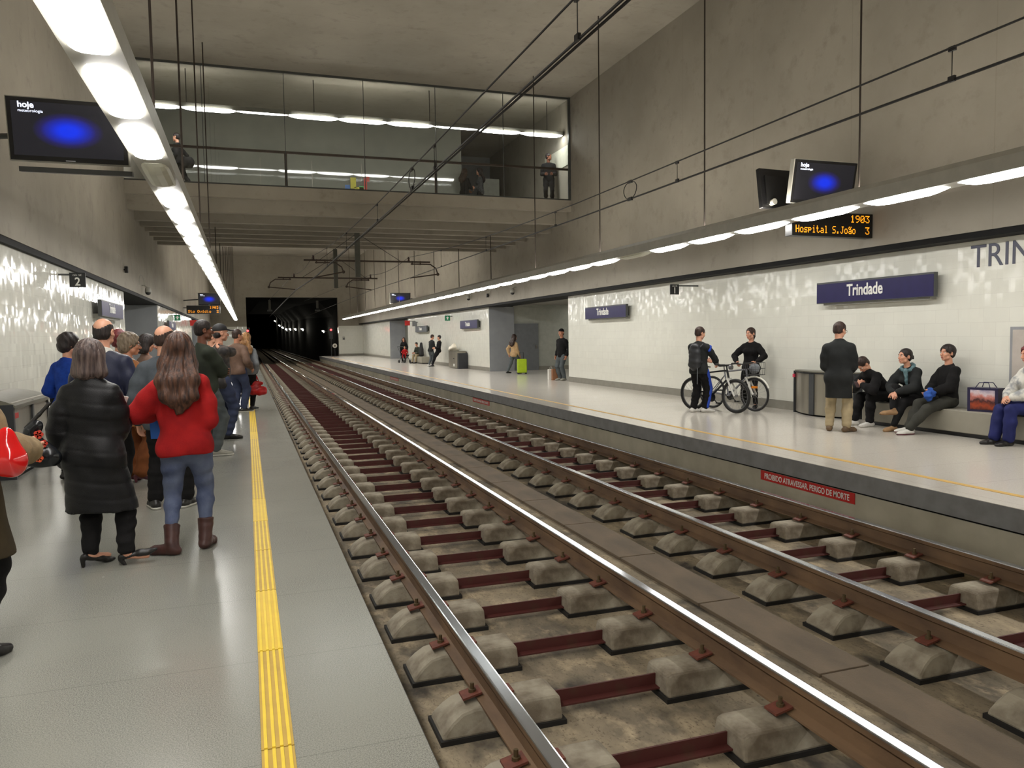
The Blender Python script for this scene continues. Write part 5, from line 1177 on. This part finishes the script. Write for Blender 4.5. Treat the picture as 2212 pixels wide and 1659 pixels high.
for s, i in ((1, 1),):
    hj, kn, an, f = iN['legs'][s]; K = Sdf(); o_ = iN['rgt']*.034
    o_ = iN['rgt']; q_ = V3(0, .012, 0); K.chain([hj+o_*.088+q_+V3(0, 0, -.02), hj+(kn-hj)*.5+o_*.076+q_, kn+o_*.064+q_, kn+(an-kn)*.5+o_*.060+q_, an+o_*.052+q_+V3(0, 0, .03)], [.042, .044, .042, .040, .038], .01, (o_, .62)); sdf_obj('leg_stripe', [K.mesh(.010)], mat('cloth_stripe_blue', (34, 70, 176), .8), pN)
    a0, e, w_ = iN['arms'][1]; K = Sdf(); K.cone(a0+iN['rgt']*.042+V3(0, .03, -.0), a0+iN['rgt']*.045+V3(0, .0, -.06), .04, .034, .02); sdf_obj('shoulder_patch', [K.mesh(.008)], MATS['cloth_stripe_blue'], pN)
K = Sdf(); c = iN['P']+iN['u']*.15*1.585-iN['fw']*.165; K.cone(c+V3(0, 0, -.14), c+V3(0, 0, .14), .13, .11, .04, (V3(0, 1, 0), .7)); bp = sdf_obj('backpack', [K.mesh(.011, folds(5, .007, 26, 26))], mat('pack_nylon', (44, 46, 50), .5, (30, 31, 34), 9), None)
bp.location = pN.location; bp.rotation_euler = pN.rotation_euler; tag(bp, 'dark backpack worn by the man in the striped tracksuit', 'backpack')
for s in (-1, 1):
    a = iN['sh'][s]-iN['rgt']*s*.055
    MB().tube([c+V3(.07*s, .03, .15), a+V3(0, -.05, .055), a+V3(0, .06, .03), a+V3(.01*s, .10, -.08), a+V3(.03*s, .06, -.22), c+V3(.1*s, .05, -.12)], .014, 6).build('shoulder_strap', MATS['pack_nylon'], bp)
MB().tube([c+V3(.08, -.05, -.16), c+V3(.085, -.05, -.3), c+V3(.08, -.05, -.52)], .006, 5).build('hanging_strap', C_GREYS, bp)
person('woman in a black sweater leaning by the tiles and holding the handlebar', (9.50, 12.98), -128, 1.56, SKIN, 'f', head=(22, 4, 0), hands=[(-.18, .28, .92), (.20, .28, .92)], elbows=[(-1, -.3, -.2), (1, -.3, -.2)], top=dict(t=.015, hem=-.04, name='sweater'), top_m=C_BLK2, bottom_m=C_BLK2, hair='tail', hair_m=H_BRN, detail=1.2, seed=71, curl=60)
# --- the group on the bench
person('standing man in a long charcoal coat and khaki trousers facing the bench', (8.37, 9.31), 48, 1.60, SKIN, 'm', head=(30, 16, 0), hands=[(-.12, .24, .90), (.11, .25, .90)], elbows=[(-.3, -.5, -1), (.3, -.5, -1)], feet=[(-.13, .05, 0, -6), (.12, -.03, 0, 36)], top=dict(t=.024, hem=-.21, flare=1.05, name='coat', puff=1.12, neck=2), top_m=C_COAT, bottom_m=C_KHAKI, leg=(1, 1.1, 1.3), shoe='ankle', shoe_m=S_BRN, hair='short', hair_m=H_BRN, glasses=True, bulk=1.06, detail=1.1, seed=73)
def sitter(label, xy, yaw, H, **k):
    return person(label, xy, yaw, H, pelvis=(0, -.02, .37+.082*H*k.get('bulk', 1)), sit=True, **k)
pQ, iQ = sitter('man bowed forward on the bench end looking down at his hands', (9.58, 9.62), -80, 1.56, lean=44, head=(-6, 34, 0), hands=[(-.05, .44, .66), (.06, .43, .65)], elbows=[(-.7, .3, -.8), (.7, .3, -.8)], knees=[(-.15, 1, .6), (.15, 1, .6)], feet=[(-.13, .36, 0, -8), (.15, .44, 0, 10)], skin=SKIN, sex='m', top=dict(t=.018, hem=-.02, puff=1.1), top_m=C_BLK2, bottom_m=C_BLK2, leg=(1, 1.1, 1.3), shoe_m=S_WHT, hair='short', hair_m=H_BRN, detail=1.1, seed=79, curl=55, palms=[(.9, 0, .3), (-.9, 0, .3)])
w = to_world(pQ, V3(.0, .50, .66)); t = thing('phone', 'dark phone in the hands of the bowed man on the bench', 'phone', w); t.rotation_euler = (.6, 0, -1.4)
MB().box(-.03, .03, -.004, .004, -.055, .055).build('phone_body', mat('phone_maroon', (70, 28, 40), .3), t, bevel=.003); MB().box(-.026, .026, .004, .006, -.045, .045).build('phone_screen', BLACKPL, t)
sitter('woman with a bun and teal scarf sitting in the middle of the bench group', (9.60, 9.08), -96, 1.55, lean=22, head=(12, -14, 0), hands=[(-.02, .40, .58), (.05, .41, .57)], elbows=[(-.8, .2, -.7), (.8, .2, -.7)], knees=[(-.1, 1, .7), (.15, 1, .9)], feet=[(-.05, .52, 0, 6), (-.03, .50, .24, 46)], skin=SKIN, sex='f', top=dict(t=.018, hem=-.04, puff=1.1), top_m=C_COAT, bottom_m=C_BLK2, leg=(.95, 1, 1.05), shoe='ankle', shoe_m=mat('suede_beige', (156, 124, 88), .8, (132, 102, 72), 12), hair='bun', hair_m=H_DK, detail=1.1, seed=83, extra=dict(scarf=C_SCARF), palms=[(0, -.4, -1), (0, -.4, -1)], curl=45)
pS, iS = sitter('dark-haired young man in black sitting with a blue bundle in his lap', (9.60, 8.52), -74, 1.56, lean=-4, side_lean=4, head=(-12, -2, 0), hands=[(-.06, .24, .60), (.02, .26, .60)], elbows=[(-.8, -.2, -.7), (.9, -.2, -.7)], knees=[(-.1, 1, .7), (.1, 1, .7)], feet=[(-.09, .60, 0, -10), (.02, .54, .015, 10)], skin=SKIN, sex='m', top=dict(t=.020, hem=-.03, puff=1.12), top_m=C_BLK2, bottom_m=C_DGREY, leg=(1.02, 1.12, 1.3), shoe_m=S_WHT, sole_m=S_BUR, hair='curly', hair_m=H_DK, detail=1.1, seed=89, curl=50)
K = Sdf(); K.ell((-.07, .27, .60), (.075, .07, .06)); K.ell((-.12, .34, .56), (.06, .055, .07), k=.04); o = sdf_obj('cap_bundle', [K.mesh(.008, folds(2, .012, 45, 45))], mat('cloth_bright_blue', (36, 84, 168), .8, (28, 66, 140), 14), None)
o.location = pS.location; o.rotation_euler = pS.rotation_euler; tag(o, 'crumpled bright blue cap in the lap of the dark-haired young man', 'cap')
sitter('seated red-haired woman in white printed hoodie at the right photo edge', (9.60, 7.22), -74, 1.56, lean=4, head=(4, 6, 0), hands=[(-.05, .30, .62), (.06, .30, .62)], elbows=[(-.9, -.3, -.6), (.9, -.3, -.6)], knees=[(-.1, 1, .6), (.1, 1, .6)], feet=[(-.10, .38, 0, -6), (.07, .44, 0, 8)], skin=SKIN, sex='f', top=dict(t=.024, hem=-.03, puff=1.15, name='hoodie', neck=2), top_m=C_WHITE, bottom_m=C_NAVT, leg=(1.05, 1.1, 1.5), shoe_m=S_BLK, hair='wavy', hair_m=H_RED, bulk=1.12, detail=1.1, seed=97, curl=50, palms=[(.7, 0, -.7), (-.7, 0, -.7)])
t = thing('shopping_bag', 'navy shopping bag with a printed picture standing on the bench', 'bag', (9.60, 7.88, .37), math.radians(14))
MB().prism([(-.09, 0), (.09, 0), (.10, .33), (-.10, .33)], 'y', -.20, .20).build('bag_body', mat('bag_navy', (34, 30, 66), .4), t)
def picture():
    m, nt, b = new_mat('printed_picture'); v = coords(nt, (1, 1, 1)); s = nt.nodes.new('ShaderNodeSeparateXYZ'); nt.links.new(v, s.inputs[0])
    n = noise(nt, 14, 4, v); a = nt.nodes.new('ShaderNodeMath'); a.operation = 'MULTIPLY_ADD'; a.inputs[1].default_value = .16; nt.links.new(n, a.inputs[0]); nt.links.new(s.outputs[2], a.inputs[2])
    r = nt.nodes.new('ShaderNodeValToRGB'); nt.links.new(a.outputs[0], r.inputs[0]); e = r.color_ramp.elements; e[0].position = .1; e[0].color = (*lin((70, 26, 22)), 1); e[1].position = .42; e[1].color = (*lin((120, 116, 150)), 1)
    for p, c in ((.17, (160, 66, 34)), (.23, (60, 30, 34)), (.29, (196, 120, 110)), (.34, (206, 190, 196))): q = r.color_ramp.elements.new(p); q.color = (*lin(c), 1)
    nt.links.new(r.outputs[0], b.inputs['Base Color']); b.inputs['Roughness'].default_value = .35; return m
MB().add([(-.094, -.16, .03), (-.094, .16, .03), (-.102, .16, .30), (-.102, -.16, .30), (-.09, -.16, .03), (-.09, .16, .03), (-.098, .16, .30), (-.098, -.16, .30)], [(0, 1, 2, 3), (7, 6, 5, 4), (0, 4, 5, 1), (1, 5, 6, 2), (2, 6, 7, 3), (3, 7, 4, 0)]).build('printed_picture', picture(), t)
for x in (-.1, .1): MB().tube([(x, -.10, .32), (x*.6, -.06, .40), (x*.6, .06, .40), (x, .10, .32)], .006, 5).build('handle', mat('bag_handle', (30, 28, 70), .6), t)
# --- passage and farther along
person('man in a dark cap and jacket standing at the edge of the passage wall', (9.99, 23.9), -112, 1.68, SKIN2, 'm', head=(-10, 0, 0), top=dict(t=.02, hem=-.06), top_m=C_BLK2, bottom_m=C_GREYJ, leg=(1, 1.1, 1.3), shoe_m=S_GRY, hair='beanie', hair_m=H_DK, detail=1.8, seed=101, extra=dict(cap_m=C_BLK2))
for x, y, w_, h_, m_, lab in ((9.80, 24.45, .10, .36, mat('paper_white', (226, 224, 216), .7), 'white paper bag on the floor by the passage edge'), (9.86, 24.15, .14, .38, mat('paper_brown', (150, 104, 72), .8), 'brown paper bag beside the man in the cap')):
    t = thing('paper_bag', lab, 'bag', (x, y, 0)); MB().prism([(-w_, 0), (w_, 0), (w_, h_), (-w_, h_)], 'y', -.06, .06).build('bag_body', m_, t); MB().tube([(-w_*.4, 0, h_), (-w_*.3, 0, h_+.08), (w_*.3, 0, h_+.08), (w_*.4, 0, h_)], .006, 5).build('handle', m_, t)
person('woman with long brown hair in a beige jacket walking into the passage', (10.12, 29.2), 70, 1.53, SKIN, 'f', head=(6, 0, 0), hands=[(-.2, -.1, .78), (.22, .1, .74)], feet=[(-.05, -.30, .03, 0), (.06, .16, 0, 0)], top=dict(t=.016, hem=-.08), top_m=C_BEIGE, bottom_m=C_GREYJ, hair='long', hair_m=H_BRN, detail=1.8, seed=103, extra=dict(hairlen=.17))
t = thing('suitcase', 'lime green wheeled suitcase beside the woman in beige', 'suitcase', (10.29, 28.75, .0), math.radians(-12))
MB().box(-.19, .19, -.11, .11, .05, .60).build('shell', mat('lime_green', (176, 204, 30), .35, (160, 190, 24), 6), t, bevel=.04)
m = MB().tube([(-.07, .08, .60), (-.07, .08, .86), (.07, .08, .86), (.07, .08, .60)], .012, 6); m.build('pull_handle', BLACKPL, t)
for x in (-.15, .15): MB().lathe([(.03, -.02), (.03, .02)], (x, .07, .03), 'y', 10).lathe([(.03, -.02), (.03, .02)], (x, -.07, .03), 'y', 10).build('wheels', BLACKPL, t)
person('man in black leaning against the tiles far along the right platform', (9.42, 39.2), -96, 1.58, SKIN, 'm', lean=-8, head=(30, 0, 0), hands=[(-.1, .2, .95), (.1, .2, .95)], feet=[(-.05, .36, 0, 0), (.08, .30, 0, 0)], top_m=C_BLK2, bottom_m=C_BLK2, hair='short', hair_m=H_DK, detail=2, face=False, seed=107)
person('companion in grey jeans embracing the man in black far along the platform', (9.08, 39.45), 70, 1.62, SKIN, 'm', lean=8, head=(10, 10, 0), hands=[(-.1, .3, .98), (.1, .3, .98)], feet=[(-.07, -.10, 0, 0), (.07, -.02, 0, 0)], top_m=C_COAT, bottom_m=C_GREYJ, shoe_m=S_WHT, hair='short', hair_m=H_BRN, detail=2, face=False, seed=109)
Q = Sdf(); Q.ell((0, 0, .1), (.24, .26, .15)); Q.ell((.05, .1, .2), (.14, .12, .12), k=.05); o = sdf_obj('sack', [Q.mesh(.02, folds(4, .03, 20, 20))], mat('sack_white', (232, 224, 206), .6), None); o.location = (9.58, 36.75, .85); tag(o, 'crumpled white sack lying on the far litter bin', 'sack')
# pushchair family
person('long-haired woman in black standing behind the pushchair', (9.12, 47.0), -150, 1.50, SKIN, 'f', head=(-10, 10, 0), top_m=C_BLK2, bottom_m=C_BLK2, hair='long', hair_m=H_BRN, detail=2.2, face=False, seed=113, extra=dict(hairlen=.17))
sitter('man in dark olive sitting on the short far bench', (9.62, 44.9), -120, 1.56, lean=20, head=(-10, 10, 0), hands=[(-.1, .4, .6), (.1, .4, .6)], knees=[(-.1, 1, .6), (.1, 1, .6)], feet=[(-.12, .40, 0, 0), (.12, .44, 0, 0)], skin=SKIN, sex='m', top_m=C_OLIVE, bottom_m=C_KHAKI, hair='short', hair_m=H_DK, detail=2.2, face=False, seed=127)
t = thing('pushchair', 'dark folding pushchair in front of the far bench', 'pushchair', (8.95, 46.0, 0), math.radians(20))
for x in (-.2, .2):
    for y in (-.3, .3): MB().lathe([(.09, -.02), (.09, .02)], (x, y, .09), 'x', 12).build('wheel', BLACKPL, t)
m = MB()
for x in (-.2, .2): m.tube([(x, -.3, .09), (x, .1, .55), (x, .45, .98)], .013, 6).tube([(x, .3, .09), (x, -.15, .5), (x, -.3, .48)], .013, 6)
m.tube([(-.2, .45, .98), (.2, .45, .98)], .015, 6).build('frame', SIGNB, t)
MB().box(-.2, .2, -.2, .12, .40, .46).prism([(-.2, .46), (-.2, .9), (.2, .9), (.2, .46)], 'y', .1, .15).build('seat', C_BLK2, t, bevel=.01)
person('small child in a red jacket in the pushchair', (8.97, 45.98), -160, .95, SKIN, 'f', pelvis=(0, -.02, .52), sit=True, knees=[(-.1, 1, .6), (.1, 1, .6)], feet=[(-.08, .26, .26, 0), (.08, .26, .26, 0)], hands=[(-.16, .16, .62), (.16, .16, .62)], top_m=C_RED, bottom_m=C_RED, hair='short', hair_m=H_BLD, detail=2.2, face=False, seed=131, bulk=1.4)
K = Sdf(); K.chain([(0, 0, .12), (0, 0, .40), (0, 0, .75)], [.16, .13, .08], .03, (V3(0, 1, 0), .7)); K.plane((0, 0, 0.0), (0, 0, -1)); o = sdf_obj('instrument_case', [K.mesh(.02)], BLACKPL, None); o.location = (9.66, 44.45, .40); tag(o, 'tall black case standing on the short far bench', 'case')
# --- on the footbridge
person('man in dark clothes standing at the right end of the footbridge behind the glass', (9.24, 23.05), -160, 1.60, SKIN3, 'm', head=(-60, 0, 0), hands=[(-.12, .2, .95), (.12, .2, .95)], top_m=C_BLK2, bottom_m=C_BLK2, hair='short', hair_m=H_DK, detail=2, face=False, base_z=5.63, seed=137)
person('left of two women talking on the footbridge', (7.22, 25.75), 60, 1.56, SKIN, 'f', hands=[(-.1, .28, .9), (.12, .28, .95)], top_m=C_BLK2, bottom_m=C_BLK2, hair='long', hair_m=H_BRN, detail=2, face=False, base_z=5.63, seed=139, extra=dict(hairlen=.17))
person('right of two women talking on the footbridge, arms folded', (7.78, 25.75), -80, 1.62, SKIN, 'f', hands=[(.06, .2, 1.0), (-.06, .2, .98)], top_m=cloth('stripe_grey', (90, 92, 94), (30, 30, 32), .9, 30), bottom_m=C_BLK2, hair='long', hair_m=H_DK, detail=2, face=False, base_z=5.63, seed=149, extra=dict(hairlen=.17))
person('walking person with a round dark bag at the left end of the footbridge', (-1.62, 23.4), -70, 1.56, SKIN, 'f', hands=[(-.15, .15, .85), (.2, -.1, .8)], feet=[(-.05, .15, 0, 0), (.05, -.35, .03, 0)], top_m=C_BLK2, bottom_m=C_BLK2, hair='short', hair_m=H_DK, detail=2, face=False, base_z=5.63, seed=151)
K = Sdf(); K.ell((0, 0, 0), (.20, .14, .17)); o = sdf_obj('round_bag', [K.mesh(.02, folds(3, .015, 20, 20))], C_BLK2, None); o.location = (-1.38, 23.3, 6.42); tag(o, 'round dark bag behind the walker on the footbridge', 'bag')
